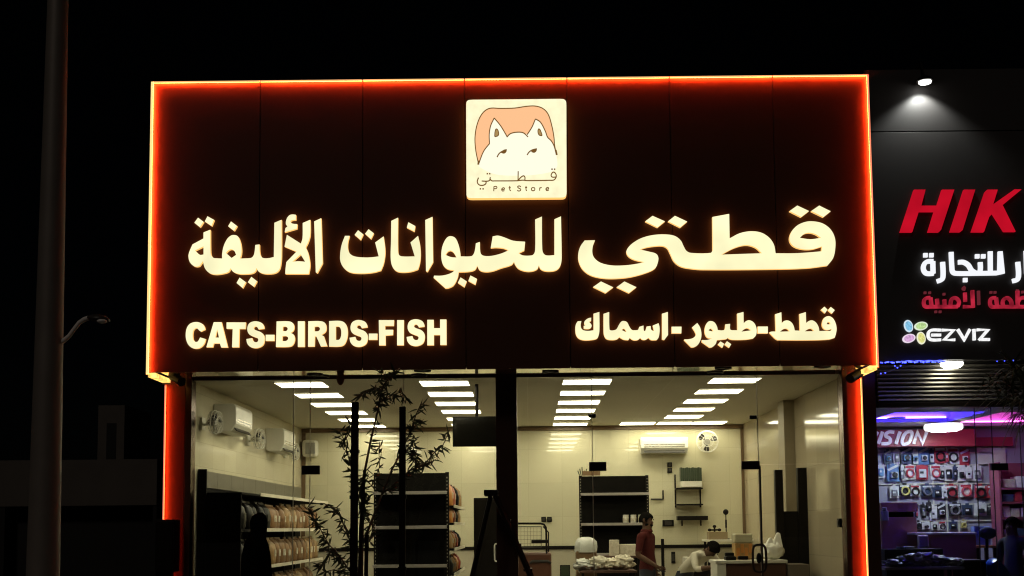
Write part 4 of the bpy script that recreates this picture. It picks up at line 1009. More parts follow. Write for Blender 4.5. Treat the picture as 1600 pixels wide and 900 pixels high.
for (x, y, rx, ry, rot, colr, nm) in ((190, 198, 66, 97, -18, (.28, .66, .95), 'blue'), (385, 197, 104, 66, -8, (.6, .85, .36), 'green'), (197, 390, 102, 68, -14, (.82, .48, .82), 'pink'), (388, 385, 66, 98, -12, (.9, .88, .30), 'yellow')):
    pe, pi_ = [], []
    for k in range(24):
        a = 2*math.pi*k/24; ca, sa = math.cos(R(rot)), math.sin(R(rot)); u, v = rx*math.cos(a), ry*math.sin(a)
        for L_, s_ in ((pe, 1.), (pi_, .78)): L_.append(Vector((1400 + (x + s_*(u*ca - v*sa))/10, 490 + (y + s_*(u*sa + v*ca))/10)))
    h = MB().plate([onplane(pe, YN)], YN - .02, YN); pt_ = h.build('petal', emis('petal rim ' + nm, tuple(.6 + .4*q for q in colr), .9), ns, fixn=False); pt_['label'] = nm + ' petal of the emblem'
    MB().plate([onplane(pi_, YN)], YN - .023, YN - .0205).build('petal_face', emis('petal ' + nm, colr, .8, .25, 40), pt_, fixn=False)
# spot lamp over the sign
c = P(1445, 126, NY - .16)
sp_ = thing('spot_lamp', 'lit spot lamp shining down on the top of the black fascia', 'spot lamp', c)
MB().tube([(c.x, NY + .1, nzt + .03), (c.x, NY - .05, nzt + .06), (c.x, NY - .13, c.z + .06), (c.x, NY - .16, c.z + .03)], .014, 8).build('arm', M['black'], sp_, smooth=True)
MB().lathe([(0, .05), (.05, .045), (.085, .02), (.10, -.012), (.097, -.014), (.0, .0)], c, 'Z', 20).build('head', M['black'], sp_, smooth=True)
MB().lathe([(0, -.016), (.074, -.016), (.068, -.03), (.04, -.038), (0, -.039)], c, 'Z', 20).build('bulb', emis('spot bulb', (1, .98, .92), 9), sp_, smooth=True)
sd = bpy.data.lights.new('spot_light', 'SPOT'); sd.energy = 42; sd.spot_size = R(118); sd.spot_blend = .6; sd.shadow_soft_size = .03; sd.color = (.95, 1, .95)
so = bpy.data.objects.new('spot_light', sd); COL.objects.link(so); so.parent = sp_; so.location = (0, .0, -.06); so.rotation_euler = (R(16), 0, 0)
# round lamp on the soffit, blue string of lights
c = P(1487, 569, 13.78)
t = thing('soffit_lamp', 'glowing round white lamp on the soffit above the shutter', 'lamp', (c.x, 13.78, nzb + .02))
MB().lathe([(0, -.001), (.135, -.001), (.135, -.02), (0, -.02)], t.location, 'Z', 24).build('base', M['white'], t, smooth=True)
MB().lathe([(.13, -.0205), (.125, -.05), (.09, -.078), (0, -.088), ], t.location, 'Z', 24).build('dome', emis('round lamp dome', (1., .97, .82), 14), t, smooth=True)
t = thing('light_string', 'string of small blue lights sagging along the bottom of the black fascia', 'string lights', P(1480, 565, NY - .02))
blue_e = emis('blue led dot', (.035, .05, 1.), 9)
wp = []; lamps = 0
for i in range(96):
    px = 1376 + i * 2.3; py = 565.5 + .6 * math.sin(i * .9) - i * .03; wp.append(P(px, py, NY - .02))
wp2 = [P(x, y, NY - .02) for x, y in ((1410, 566), (1407, 571), (1402, 574), (1398, 571))] ; wp3 = [P(x, y, NY + .1) for x, y in ((1376, 583), (1383, 582), (1392, 580), (1400, 575))]
MB().tube(wp, .004, 5).tube(wp2, .004, 5).tube(wp3, .004, 5).build('cable', M['grey'], t)
MB().tube([q + Vector((0, .004, .006)) for q in wp if PX(1412, NY) < q.x < PX(1482, NY)], .0045, 6).build('rope_light', emis('blue rope light', (.06, .08, 1.), 5), t, smooth=True)
k = 0
for q in wp:
    k += 1
    if (q.x < PX(1480, NY) and k % 4 != 3) or k in (80, 85, 91):
        MB().ball(q + Vector((0, -.006, -.008)), (.0075 if k % 3 else .010) if q.x < PX(1480, NY) else .005, 8, 5).build('bulb', blue_e, t, smooth=True)
for q in wp2 + wp3[:2]: MB().ball(q + Vector((0, -.006, -.006)), .007, 8, 5).build('bulb', blue_e, t, smooth=True)
# ------------------------------------------------------------------ inside the security shop
BY = 16.72
b0, b1 = ng0 + .005, PX(1526, BY)
bt = thing('wall_banner', 'dark red banner board with slanted white capitals inside the security shop', 'sign board', ((b0 + b1) / 2, BY, PZ(697, BY, 1450)))
redb = mat('red banner board', (.33, .03, .045), .4, var=.08)
MB().box((b0, BY, PZ(697, BY, 1450)), (b1, BY + .3, PZ(671, BY, 1450))).build('board', redb, bt)
fv = (1360, 640, 6.43)
h = MB(); strokes(h, ["-40,225 -5,345 72,225", "120,222 78,345", "236,228 180,226s 150,262s 190,290s 188,335s 108,343", "296,222 252,345", "362,226 410,228s 398,300s 366,342s 318,340s 330,268s 362,226", "432,345 470,224 520,343 562,224"], fv, BY - .002, .02, 32)
h.build('lettering', mat('faintly glowing board letters', (.8, .78, .8), .4, emit=(.9, .7, .8), es=.18), bt, fixn=False)  # a faint glow is put into the letter colour
Y2 = 17.0
tag(MB().box((b1 + .01, Y2, PZ(697, Y2, 1560)), (PX(1583, Y2), Y2 + .13, PZ(683, Y2, 1560))).build('banner_board', redb), 'short plain red board right of the lettered red banner', 'sign board')
c = P(1474, 667.5, 16.0)
t = thing('ceiling_lamp', 'large glowing round drum lamp under the ceiling of the security shop', 'ceiling lamp', (c.x, 16.0, CZ))
MB().tube([(c.x, 16, CZ - .001), (c.x, 16, c.z + .04)], .05, 12).build('stem', M['white'], t)
MB().lathe([(0, .046), (.235, .046), (.245, .041), (0, .041)], c, 'Z', 32).build('cover', M['white'], t, smooth=True)
MB().lathe([(.22, .04), (.25, .035), (.255, .02), (.255, -.02), (.24, -.04), (.21, -.04)], c, 'Z', 32).build('rim', emis('drum rim', (.95, .97, 1.), 3.2), t, smooth=True)
MB().lathe([(0, -.036), (.209, -.036), (.18, -.052), (0, -.056)], c, 'Z', 32).build('diffuser', emis('drum lamp', (.74, .89, 1.), 75), t, smooth=True)
for i, (px, py, w) in enumerate(((1401, 658, .1), (1411, 665, .05))):
    c = P(px, py, (CZ - 1.6) * 1825 / (825 - py))
    t = thing('ceiling_spot', f'small flat lit spot in the security shop ceiling, the {("nearer", "farther")[i]} one', 'ceiling light', (c.x, c.y, CZ), 'small ceiling spots of the security shop')
    MB().lathe([(w, -.001), (w + .02, -.001), (w + .02, -.01), (w, -.012)], t.location, 'Z', 16).build('ring', M['white'], t)
    MB().lathe([(0, -.002), (w, -.002), (w, -.008), (0, -.008)], t.location, 'Z', 16).build('diffuser', emis('spot diffuser %d' % i, (1, .95, 1), 4), t)
# hanging packs
card_m = {k: mat('card ' + k, c, .4, var=.3, scale=22) for k, c in dict(white=(.8, .8, .83), red=(.5, .05, .07), blue=(.12, .24, .5), navy=(.05, .07, .14), dark=(.03, .028, .035), yellow=(.6, .5, .2)).items()}
def pack(cx, cy, w, h, fr, card, item, itemcol, label):
    YP = NB - .05
    c = P(fr[0] + cx / fr[2], fr[1] + cy / fr[2], YP); w = w * 1.12 / fr[2] * YP / 1825; h = h * 1.1 / fr[2] * YP / 1825
    t = thing('hanging_pack', label, 'hanging pack', c, 'packs hanging on the back wall of the security shop')
    tilt = Matrix.Rotation(R(rnd.uniform(-5, 5)), 3, 'Y')
    MB().cbox(c, (w, .006, h), tilt).cbox(c + Vector((0, 0, h * .5 + .012)), (w * .35, .005, .03), tilt).build('card', card_m[card], t)
    im = mat('pack item ' + itemcol, dict(dark=(.02, .02, .024), white=(.7, .7, .74), blue=(.2, .42, .7), red=(.55, .08, .1), grey=(.2, .2, .22), yellow=(.75, .7, .2))[itemcol], .3)
    if item == 'coil':
        r = min(w, h) * .34
        pts = [c + Vector((r*math.cos(a), -.022 - .001 * a, r*math.sin(a) * 1.05 - h*.06)) for a in [2*math.pi*k/14 for k in range(29)]]
        MB().tube(pts, r * .24, 7).build('cable_coil', im, t, smooth=True)
        MB().cbox(c + Vector((0, -.006, h * .38)), (w * .8, .004, h * .16)).build('header', card_m['red' if card == 'white' else 'white'], t)
    elif item == 'camera':
        MB().cbox(c + Vector((0, -.03, -h * .1)), (w * .5, .05, h * .36)).build('camera_body', im, t, bevel=.01)
        MB().lathe([(0, -.02), (w * .16, -.02), (w * .2, 0), (0, 0)], c + Vector((0, -.056, -h * .1)), 'Y', 14).build('lens', card_m['dark'], t, smooth=True)
        MB().cbox(c + Vector((0, -.006, h * .36)), (w * .9, .004, h * .14), Matrix.Rotation(R(-25), 3, 'Y')).build('stripe', card_m['white'], t)
    else:
        MB().cbox(c + Vector((0, -.02, -h * .08)), (w * .62, .034, h * .6)).build('blister', im, t, bevel=.012)
        MB().cbox(c + Vector((-w * .1, -.039, -h * .02)), (w * .3, .004, h * .16)).build('sticker', card_m['white' if itemcol != 'white' else 'dark'], t)
q7 = (1360, 640, 6.43); q8 = (1360, 770, 6.667)
rows = [
 (q7, 'top', [(175,480,70,120,'navy','camera','blue'), (360,470,120,140,'navy','camera','blue'), (535,470,100,150,'blue','camera','white'), (700,460,105,145,'red','coil','dark'), (830,470,105,145,'white','coil','dark'), (945,480,90,145,'red','camera','white'), (268,478,70,125,'white','blister','grey'), (447,480,62,120,'white','camera','blue'), (614,478,55,130,'navy','blister','white'), (765,470,50,140,'white','blister','red')]),
 (q7, 'second', [(105,620,70,120,'white','blister','blue'), (235,640,125,150,'blue','camera','white'), (318,640,55,130,'white','blister','grey'), (395,630,95,130,'white','coil','red'), (520,630,105,130,'red','blister','white'), (655,630,95,125,'white','coil','red'), (785,635,80,145,'white','blister','dark'), (910,640,80,145,'white','camera','dark'), (1070,640,80,140,'white','blister','grey'), (850,640,50,120,'navy','blister','dark'), (990,645,70,120,'white','blister','white'), (720,640,45,120,'white','blister','dark')]),
 (q7, 'third', [(345,810,105,100,'dark','coil','yellow'), (450,815,90,100,'white','coil','dark'), (570,815,100,100,'navy','coil','grey'), (675,830,95,95,'navy','blister','dark'), (815,825,110,115,'red','coil','dark'), (960,815,115,115,'white','coil','red'), (1105,825,105,115,'red','coil','dark'), (1225,825,100,115,'red','coil','grey'), (240,830,80,110,'white','blister','grey'), (745,830,50,110,'white','blister','white')]),
 (q8, 'fourth', [(480,190,30,130,'dark','blister','red'), (550,190,40,130,'dark','blister','grey'), (610,150,50,95,'dark','blister','dark'), (655,215,70,135,'white','blister','white'), (740,190,80,125,'dark','camera','white'), (880,175,120,115,'dark','coil','grey'), (1010,180,95,95,'navy','blister','dark'), (1145,175,115,115,'white','camera','dark'), (1260,180,85,90,'dark','coil','dark')]),
 (q8, 'bottom', [(500,340,65,65,'dark','coil','dark'), (580,345,75,65,'white','camera','dark'), (668,345,65,75,'white','blister','dark'), (748,345,65,85,'white','coil','dark'), (860,338,75,65,'navy','blister','dark'), (970,330,55,65,'yellow','coil','yellow')])]
for fr, rn, lst in rows:
    for i, (cx, cy, w, h, card, it, ic) in enumerate(lst):
        nmi = {'coil': f'{ic} cable coil', 'camera': f'{ic} camera', 'blister': f'{ic} blister'}[it]
        pack(cx, cy, w, h, fr, card, it, ic, f'{card} card with {nmi}, {ORD[i]} from left in the {rn} row of packs')
# pale rails of the display and a white poster board
dl = thing('display_rails', 'thin pale rails holding the hanging packs on the back wall', 'display rail', (PX(1450, NB), NB, PZ(780, NB)))
for py in (709, 728, 757, 789, 815):
    MB().box((ng0 + .1, NB - .03, PZ(py, NB, 1450)), (PX(1552, NB), NB - .004, PZ(py, NB, 1450) + .014)).build('rail', M['pale'], dl)
for px in (1454, 1474, 1492): MB().box((PX(px, NB), NB - .018, PZ(835, NB, 1450)), (PX(px, NB) + .02, NB - .0045, PZ(700, NB, 1450))).build('upright', M['white'], dl)
YP = NB - .03
for a, b, t_, bb, lb_ in ((1527, 1550, 697, 727, 'larger blank white sheet on the back wall right of the hanging packs'), (1552, 1571, 694, 726, 'narrower white sheet on the back wall beside the black glass fitting')):
    tag(MB().box((PX(a, YP), YP, PZ(bb, YP, 1550)), (PX(b, YP), YP + .012, PZ(t_, YP, 1550))).build('wall_sheet', M['white'], bevel=.003), lb_, 'poster')
# red shelving at the right
RY = 16.3
t = thing('red_shelving', 'reddish shelving with rows of small boxes at the right of the security shop', 'shelving', (PX(1600, RY), RY, .015))
rm = mat('dull red shelving', (.22, .05, .085), .5)
x0, x1 = PX(1562, RY), PX(1562, RY) + 1.6
MB().box((x0, RY + .3, .02), (x1, RY + .33, 2.45)).build('back_panel', rm, t)
MB().box((x0 - .03, RY, .02), (x0 - .002, RY + .33, 2.45)).build('side_panel', rm, t)
levels = [PZ(p, RY, 1580) for p in (762, 784, 808, 838, 868, 893)]
for z in levels: MB().box((x0, RY, z - .03), (x1, RY + .298, z)).build('shelf_board', rm, t)
tone = [M['paper'], card_m['white'], card_m['navy'], card_m['red'], M['paper']]
for li, z in enumerate(levels):
    x = x0 + .02; k = 0
    while x < x1 - .12 and k < 6:
        w = rnd.uniform(.08, .2); hgt = rnd.uniform(.07, .16)
        tag(MB().box((x, RY + .03, z + .002), (x + w, RY + .25, z + hgt)).build('small_box', tone[(li * 2 + k) % 5], bevel=.004), f'{("printed", "white", "navy", "red", "printed")[(li*2+k) % 5]} box, {ORD[k]} from the left on the {ORD[li]} shelf down of the red shelving', 'box', 'boxes on the red shelving')
        x += w + .02; k += 1
# counters
cb_ = mat('reddish brown counter board', (.3, .125, .105), .4, var=.08)
lav = mat('lavender counter edge', (.5, .42, .5), .35)
CY1 = 15.9
a0, a1 = PX(1373, CY1), PX(1428, CY1)
t = thing('display_cabinet', 'tall reddish brown cabinet with a dark slot at the left of the security shop', 'cabinet', ((a0 + a1) / 2, CY1, .015))
MB().box((a0, CY1, .02), (a1, CY1 + .5, PZ(808, CY1, 1400))).build('body', cb_, t, bevel=.004)
MB().box((a0 + .02, CY1 + .06, PZ(808, CY1, 1400) + .001), (a1 - .02, CY1 + .5, PZ(800, CY1, 1400))).build('slot', M['black'], t)
MB().box((a0, CY1, PZ(800, CY1, 1400) + .001), (a1 + .02, CY1 + .5, PZ(785, CY1, 1400))).build('upper_box', cb_, t, bevel=.004)
c = P(1381, 806, CY1 - .05); tag(MB().cbox(c, (.11, .08, .14)).cbox(c + Vector((0, -.03, .09)), (.06, .05, .05)).build('wall_box', M['grey'], bevel=.012), 'small grey box hanging at the left edge of the reddish cabinet', 'box')
CY2 = 15.6
a0, a1 = PX(1447, CY2), PX(1519, CY2); zt = PZ(832, CY2, 1480)
t = thing('shop_counter', 'reddish brown counter with a lavender top in the middle of the security shop', 'counter', ((a0 + a1) / 2, CY2, .015))
MB().box((a0, CY2, .02), (a1, CY2 + .5, zt - .03)).build('front_panel', cb_, t, bevel=.004); MB().box((a0 - .2, CY2 - .02, zt - .029), (a1 + .01, CY2 + .52, zt)).build('counter_top', lav, t, bevel=.008)
b0_, b1_ = PX(1430, CY2 - .1), PX(1446, CY2 - .1)
MB().box((b0_, CY2 - .1, PZ(856, CY2, 1440)), (b1_, CY2 - .022, PZ(836, CY2, 1440))).build('edge_panel', lav, t, bevel=.02)
CY3 = 14.9
a0, a1 = PX(1377, CY3), PX(1467, CY3)
t = thing('black_cabinet', 'low black cabinet near the glass of the security shop, left', 'cabinet', ((a0 + a1) / 2, CY3, .015))
MB().box((a0, CY3, .02), (a1, CY3 + .4, PZ(858, CY3, 1420))).build('body', M['black'], t, bevel=.004); MB().box((a0 + .01, CY3 - .012, .08), (a1 - .01, CY3 - .001, PZ(862, CY3, 1420))).build('door', M['black'], t, bevel=.003)
zt = PZ(858, CY3, 1420)
for i, (a, b, tp, m, lb_) in enumerate(((1400, 1410, 854.5, card_m['navy'], 'small purple box on the low black cabinet, left of a pair'), (1411.5, 1423, 854, lav, 'small lavender box on the low black cabinet, right of a pair'))):
    tag(MB().box((PX(a, CY3 + .1), CY3 + .1, zt + .002), (PX(b, CY3 + .1), CY3 + .25, PZ(tp, CY3 + .1, 1420))).build('small_box', m, bevel=.004), lb_, 'box')
CY4 = 14.4
a0, a1 = PX(1376, CY4), PX(1500, CY4); zt = PZ(886, CY4, 1440)
table('table', a0, a1, CY4, CY4 + .45, zt, 'pale edged table of plastic wrapped goods by the security shop glass', lav)
for i, (px, w, h, lb_) in enumerate(((1395, .36, .09, 'flat grey wrapped parcel at the left of the security shop table'), (1432, .4, .17, 'crumpled grey wrapped parcel in the middle of the security shop table'), (1458, .38, .13, 'pale crumpled parcel right of the middle on the security shop table'), (1486, .3, .1, 'small grey parcel at the right of the security shop table'))):
    sack((PX(px, CY4 + .15), CY4 + .2, zt + .002), w, .3, h, 21 + i, M['poly'] if i % 2 else mat('grey film %d' % i, (.2, .2, .22), .3, bump=.3), 'wrapped_parcel', lb_, 'parcel')
a0, a1 = PX(1499, CY4), PX(1533, CY4)
t = thing('black_box', 'black upright box between the parcel table and the blue bag', 'box', ((a0 + a1) / 2, CY4, .015))
MB().box((a0, CY4, .02), (a1, CY4 + .4, PZ(876, CY4, 1515) - .016)).build('body', M['black'], t, bevel=.005); MB().box((a0 - .008, CY4 - .008, PZ(876, CY4, 1515) - .015), (a1 + .008, CY4 + .408, PZ(875, CY4, 1515))).build('lid', M['dgrey'], t, bevel=.004)
# blue carrier bag on a stool, blue paper bag, chair
sY = 14.35
sx = PX(1566, sY); sz_ = PZ(901, sY, 1566)
t = thing('stool', 'black stool under the blue carrier bag', 'stool', (sx, sY, .015))
MB().lathe([(0, sz_ - .04), (.17, sz_ - .04), (.18, sz_ - .02), (.17, sz_), (0, sz_)], (sx, sY + .15, 0), 'Z', 20).build('seat', M['black'], t, smooth=True)
for k in range(4):
    a = R(45 + 90 * k); MB().tube([(sx + .12*math.cos(a), sY + .15 + .12*math.sin(a), sz_ - .041), (sx + .19*math.cos(a), sY + .15 + .19*math.sin(a), .02)], .013, 8).build('leg', M['black'], t)
bb = mat('blue carrier film', (.05, .2, .85), .25, var=.2, scale=9, bump=.3)
pts = [(1547, 899), (1546, 884), (1548, 878), (1555, 873), (1560, 872), (1563, 876), (1570, 883), (1579, 892), (1582, 899), (1578, 903), (1552, 903)]
cc = P(1563, 890, sY); vs = []; n = len(pts)
for dy, s_ in ((0, .85), (.07, 1.), (.18, 1.), (.26, .8)):
    for px, py in pts:
        q = P(px, py, sY); q = cc + (q - cc) * s_; vs.append((q.x, sY + dy + .015 * math.sin(px * 1.7), max(q.z, sz_ + .002)))
fs = [tuple(range(n)), tuple(3*n + i for i in reversed(range(n)))] + [(i*n+k, i*n+(k+1) % n, (i+1)*n+(k+1) % n, (i+1)*n+k) for i in range(3) for k in range(n)]
tag(MB().add(vs, fs).build('carrier_bag', bb, smooth=True), 'bright blue plastic carrier bag near the glass of the security shop', 'bag')
pY_ = 15.7
a0, a1 = PX(1521, pY_), PX(1544, pY_); z0, z1 = PZ(852, pY_, 1530), PZ(822, pY_, 1530)
shelfz = z0 - .002
table('side_table', a0 - .03, a1 + .1, pY_, pY_ + .4, shelfz, 'small orange topped side table under the blue paper bag', mat('orange wood', (.4, .16, .06), .5))
pb = MB().add([(a0, pY_ + .06, z0), (a1, pY_ + .06, z0), (a1, pY_ + .2, z0), (a0, pY_ + .2, z0), (a0 - .012, pY_ + .07, z1), (a1 + .01, pY_ + .07, z1 - .01), (a1 + .01, pY_ + .19, z1), (a0 - .012, pY_ + .19, z1 - .01)], ((0,3,2,1),(0,1,5,4),(1,2,6,5),(2,3,7,6),(3,0,4,7),(4,5,6,7))).build('paper_bag', mat('blue paper', (.16, .26, .6), .5, var=.3, scale=14))
tag(pb, 'pale blue paper bag standing on the side table behind the chair', 'bag')
hY = 15.3; c = P(1543, 833, hY)
t = thing('office_chair', 'dark office chair with an oval back in the security shop', 'chair', (c.x, hY + .25, .015))
MB().ball(c, .12, 20, 10, (1., .3, .66)).build('backrest', mat('grey green chair cloth', (.07, .09, .085), .8), t, smooth=True)
MB().tube([c + Vector((0, .03, -.05)), (c.x, hY + .06, .8), (c.x, hY + .05, .5), (c.x, hY + .25, .44)], .02, 8).build('back_post', M['black'], t, smooth=True)
MB().lathe([(0, 0), (.2, 0), (.23, .03), (.2, .07), (0, .075)], (c.x, hY + .28, .44), 'Z', 22).build('seat', M['black'], t, smooth=True)
MB().tube([(c.x, hY + .28, .43), (c.x, hY + .28, .12)], .025, 10).build('column', M['black'], t)
lg = MB()
for k in range(5): a = 2*math.pi*k/5; lg.tube([(c.x, hY + .28, .12), (c.x + .26*math.cos(a), hY + .28 + .26*math.sin(a), .06)], .016, 6)
lg.build('star_base', M['black'], t)
# ------------------------------------------------------------------ people
def grow(joints, edges, sub=2):
    """one continuous skin over a stick figure; joints: name -> (x, y, z, rx, ry)"""
    names = list(joints); idx = {n: i for i, n in enumerate(names)}
    me = bpy.data.meshes.new('skin_source'); me.from_pydata([joints[n][:3] for n in names], [(idx[a], idx[b]) for a, b in edges], [])
    o = bpy.data.objects.new('skin_source', me); COL.objects.link(o)
    sk = o.modifiers.new('skin', 'SKIN'); sk.branch_smoothing = .6
    for i, n in enumerate(names):
        me.skin_vertices[0].data[i].radius = joints[n][3:5]; me.skin_vertices[0].data[i].use_root = (n == 'pelvis')
    s2 = o.modifiers.new('sub', 'SUBSURF'); s2.levels = s2.render_levels = sub
    dg = bpy.context.evaluated_depsgraph_get()
    m2 = bpy.data.meshes.new_from_object(o.evaluated_get(dg))
    bpy.data.objects.remove(o); bpy.data.meshes.remove(me); return m2
def lerp(a, b, t): return Vector(a) * (1 - t) + Vector(b) * t
def hand_chain(J, E, s, wrist, dirv, palmn):
    """palm and five bent fingers from the wrist; dirv runs down the hand, palmn faces the palm"""
    w = Vector(wrist); d = Vector(dirv).normalized(); n = Vector(palmn).normalized(); side = d.cross(n)
    J['palm' + s] = (*(w + d * .05), .036, .02); E.append(('wrist' + s, 'palm' + s))
    for k, (off, ln) in enumerate(((-.03, .07), (-.01, .082), (.011, .076), (.03, .058))):
        b = w + d * .09 + side * off
        J[f'k{k}{s}'] = (*b, .0105, .0105); J[f'm{k}{s}'] = (*(b + d * ln * .5 + n * .012), .0092, .0092); J[f't{k}{s}'] = (*(b + d * ln * .9 + n * .034), .0075, .0075)
        E += [('palm' + s, f'k{k}{s}'), (f'k{k}{s}', f'm{k}{s}'), (f'm{k}{s}', f't{k}{s}')]
    b = w + d * .03 - side * .036
    J['th0' + s] = (*b, .012, .012); J['th1' + s] = (*(b + d * .035 - side * .018 + n * .012), .0105, .0105); J['th2' + s] = (*(b + d * .065 - side * .014 + n * .024), .0085, .0085)
    E += [('palm' + s, 'th0' + s), ('th0' + s, 'th1' + s), ('th1' + s, 'th2' + s)]
def standing(arms, lean=0.):
    J = dict(pelvis=(0, 0, .95, .155, .11), belly=(0, -.015, 1.1, .155, .125), chest=(0, 0, 1.29, .165, .115), collar=(0, .01, 1.43, .10, .07), neck=(0, .0, 1.5, .058, .058), jaw=(0, -.015, 1.575, .066, .078), head=(0, -.005, 1.645, .076, .095), crown=(0, .005, 1.705, .06, .075), nose=(0, -.108, 1.605, .014, .012))
    E = [('pelvis', 'belly'), ('belly', 'chest'), ('chest', 'collar'), ('collar', 'neck'), ('neck', 'jaw'), ('jaw', 'head'), ('head', 'crown'), ('jaw', 'nose')]
    for s, sg in (('L', -1), ('R', 1)):
        J['sh' + s] = (sg * .185, .01, 1.41, .068, .065); E.append(('collar', 'sh' + s))
        el, wr, pn = arms[s]
        J['ua' + s] = (*lerp(J['sh' + s][:3], el, .5), .056, .054); J['el' + s] = (*el, .045, .045); J['fa' + s] = (*lerp(el, wr, .4), .043, .043); J['wrist' + s] = (*wr, .028, .03)
        E += [('sh' + s, 'ua' + s), ('ua' + s, 'el' + s), ('el' + s, 'fa' + s), ('fa' + s, 'wrist' + s)]
        hand_chain(J, E, s, wr, Vector(wr) - Vector(el), pn)
        J['hip' + s] = (sg * .09, 0, .86, .10, .10); J['kn' + s] = (sg * .10, -.02, .49, .065, .065); J['ca' + s] = (sg * .10, .015, .36, .062, .062); J['an' + s] = (sg * .10, .02, .10, .042, .045); J['toe' + s] = (sg * .11, -.14, .04, .042, .032)
        E += [('pelvis', 'hip' + s), ('hip' + s, 'kn' + s), ('kn' + s, 'ca' + s), ('ca' + s, 'an' + s), ('an' + s, 'toe' + s)]
    return J, E
def person(label, loc, rz, J, E, dress, mats, scale=1.):
    """dress(v) gives the material slot of a point of the body"""
    t = thing('person', label, 'person', (0, 0, 0))
    me = grow(J, E); me.name = 'body'
    for m in mats: me.materials.append(m)
    for p in me.polygons: p.material_index = dress(p.center); p.use_smooth = True
    o = bpy.data.objects.new('body', me); COL.objects.link(o); o.parent = t
    return t
def place(t, loc, rz, s=1.):
    t.location = loc; t.rotation_euler = (0, 0, rz); t.scale = (s, s, s)
def face(t, hc, hm, beard=False, rot=None, cover=None):
    """eyes, ears, hair (and beard) on a head centred at hc facing -Y before rot"""
    rm_ = rot if rot is not None else Matrix.Identity(3); hc = Vector(hc)
    def bl(off, r, sq, m, nm): MB().ball(hc + rm_ @ Vector(off), r, 12, 8, sq).build(nm, m, t, smooth=True)
    for sg in (-1, 1):
        bl((sg * .032, -.088, .0), .012, (1.2, .6, .8), M['hair'], 'eye'); bl((sg * .088, .005, -.01), .03, (.35, .7, 1.1), hm, 'ear')
    bl((0, -.09, -.055), .022, (1.2, .4, .3), mat('lips', (.18, .06, .045), .5), 'mouth')
    hb = MB(); N = 18; vs = []; fs = []
    for i in range(8):
        th = math.pi * .62 * i / 7
        for k in range(N):
            a = 2*math.pi*k/N; front = max(0, -math.sin(a)); lim = th * (1 - .42 * front)
            q = Vector((.096 * math.sin(lim) * math.cos(a), .112 * math.sin(lim) * math.sin(a) + .008, .108 * math.cos(lim) - .005)); vs.append(hc + rm_ @ q)
    for i in range(7):
        for k in range(N): fs.append((i*N+k, (i+1)*N+k, (i+1)*N+(k+1) % N, i*N+(k+1) % N))
    hb.add(vs, fs).build('hair', M['hair'], t, smooth=True)
    if beard:
        bd = MB(); vs = []; fs = []
        for i in range(6):
            for k in range(11):
                a = math.pi + math.pi * k / 10; z = -.06 - .06 * i / 5; r = (.084, .088, .086, .078, .06, .03)[i]
                q = Vector((r * .84 * math.cos(a), r * 1.04 * math.sin(a) - .004, z - (.02 if 3 < k < 7 else 0) * (i < 2))); vs.append(hc + rm_ @ q)
        for i in range(5):
            for k in range(10): fs.append((i*11+k, i*11+k+1, (i+1)*11+k+1, (i+1)*11+k))
        bd.add(vs, fs).build('beard', M['hair'], t, smooth=True)
down = lambda: {'L': ((-.255, .03, 1.13), (-.262, -.03, .88), (1, 0, 0)), 'R': ((.255, .03, 1.13), (.262, -.03, .88), (-1, 0, 0))}
# man in the red polo, facing right of the picture
arms = down(); arms['L'] = ((-.25, .04, 1.14), (-.2, -.2, 1.0), (1, 0, 0))
J, E = standing(arms)
def dress_red(c):
    if c.z < .1: return 3
    if c.z < .93 and abs(c.x) < .21: return 2
    if c.z > 1.475: return 0
    if abs(c.x) > .2 and c.z < 1.2: return 0
    if abs(c.x) > .17 and c.y < -.07 and c.z < 1.2: return 0
    return 1
man = person('bearded man in a dull red polo shirt standing by the black shelving', None, 0, J, E, dress_red, [M['skin_d'], M['red'], M['jean'], M['shoe']])
face(man, (0, -.005, 1.645), M['skin_d'], True)
MB().lathe([(.062, 1.47), (.085, 1.462), (.092, 1.475), (.075, 1.505), (.064, 1.508)], (0, .0, 0), 'Z', 20).build('collar', M['red'], man, smooth=True)
PYm = 17.25
hx_ = P(1010, 812, PYm)
place(man, (hx_.x, PYm, .02), R(62), (P(1010, 799, PYm).z - .02) / 1.76)
# man bending over the counter, head down, arms forward
J, E = standing(down())
def bend(v, piv=(0, 0, .95), a=R(63)):
    v = Vector(v); p = Vector(piv); return p + Matrix.Rotation(a, 3, 'X') @ (v - p)
for k in list(J):
    if J[k][2] > .96 and not k.startswith(('ua', 'el', 'fa', 'wrist', 'palm', 'k0', 'k1', 'k2', 'k3', 'm', 't0', 't1', 't2', 't3', 'th')):
        J[k] = (*bend(J[k][:3]), *J[k][3:])
for s, sg in (('L', -1), ('R', 1)):
    shv = Vector(J['sh' + s][:3]); el = shv + Vector((sg * .1, -.14, -.2)); wr = el + Vector((-sg * .1, -.22, .04))
    J['ua' + s] = (*lerp(shv, el, .5), .056, .054); J['el' + s] = (*el, .045, .045); J['fa' + s] = (*lerp(el, wr, .4), .043, .043); J['wrist' + s] = (*wr, .028, .03)
    for k in [q for q in J if q.endswith(s) and q[:-1] in ('palm', 'k0', 'k1', 'k2', 'k3', 'm0', 'm1', 'm2', 'm3', 't0', 't1', 't2', 't3', 'th0', 'th1', 'th2')]: del J[k]
    E2 = []; hand_chain(J, E2, s, wr, wr - el, (0, 0, -1))
neckp = Vector(J['neck'][:3])
def dress_bend(c):
    if c.z < .1: return 3
    if c.z < .92: return 2
    if (c - Vector(J['head'][:3])).length < .155: return 0
    for s in 'LR':
        if (c - Vector(J['wrist' + s][:3])).length < .16 : return 0
    return 1
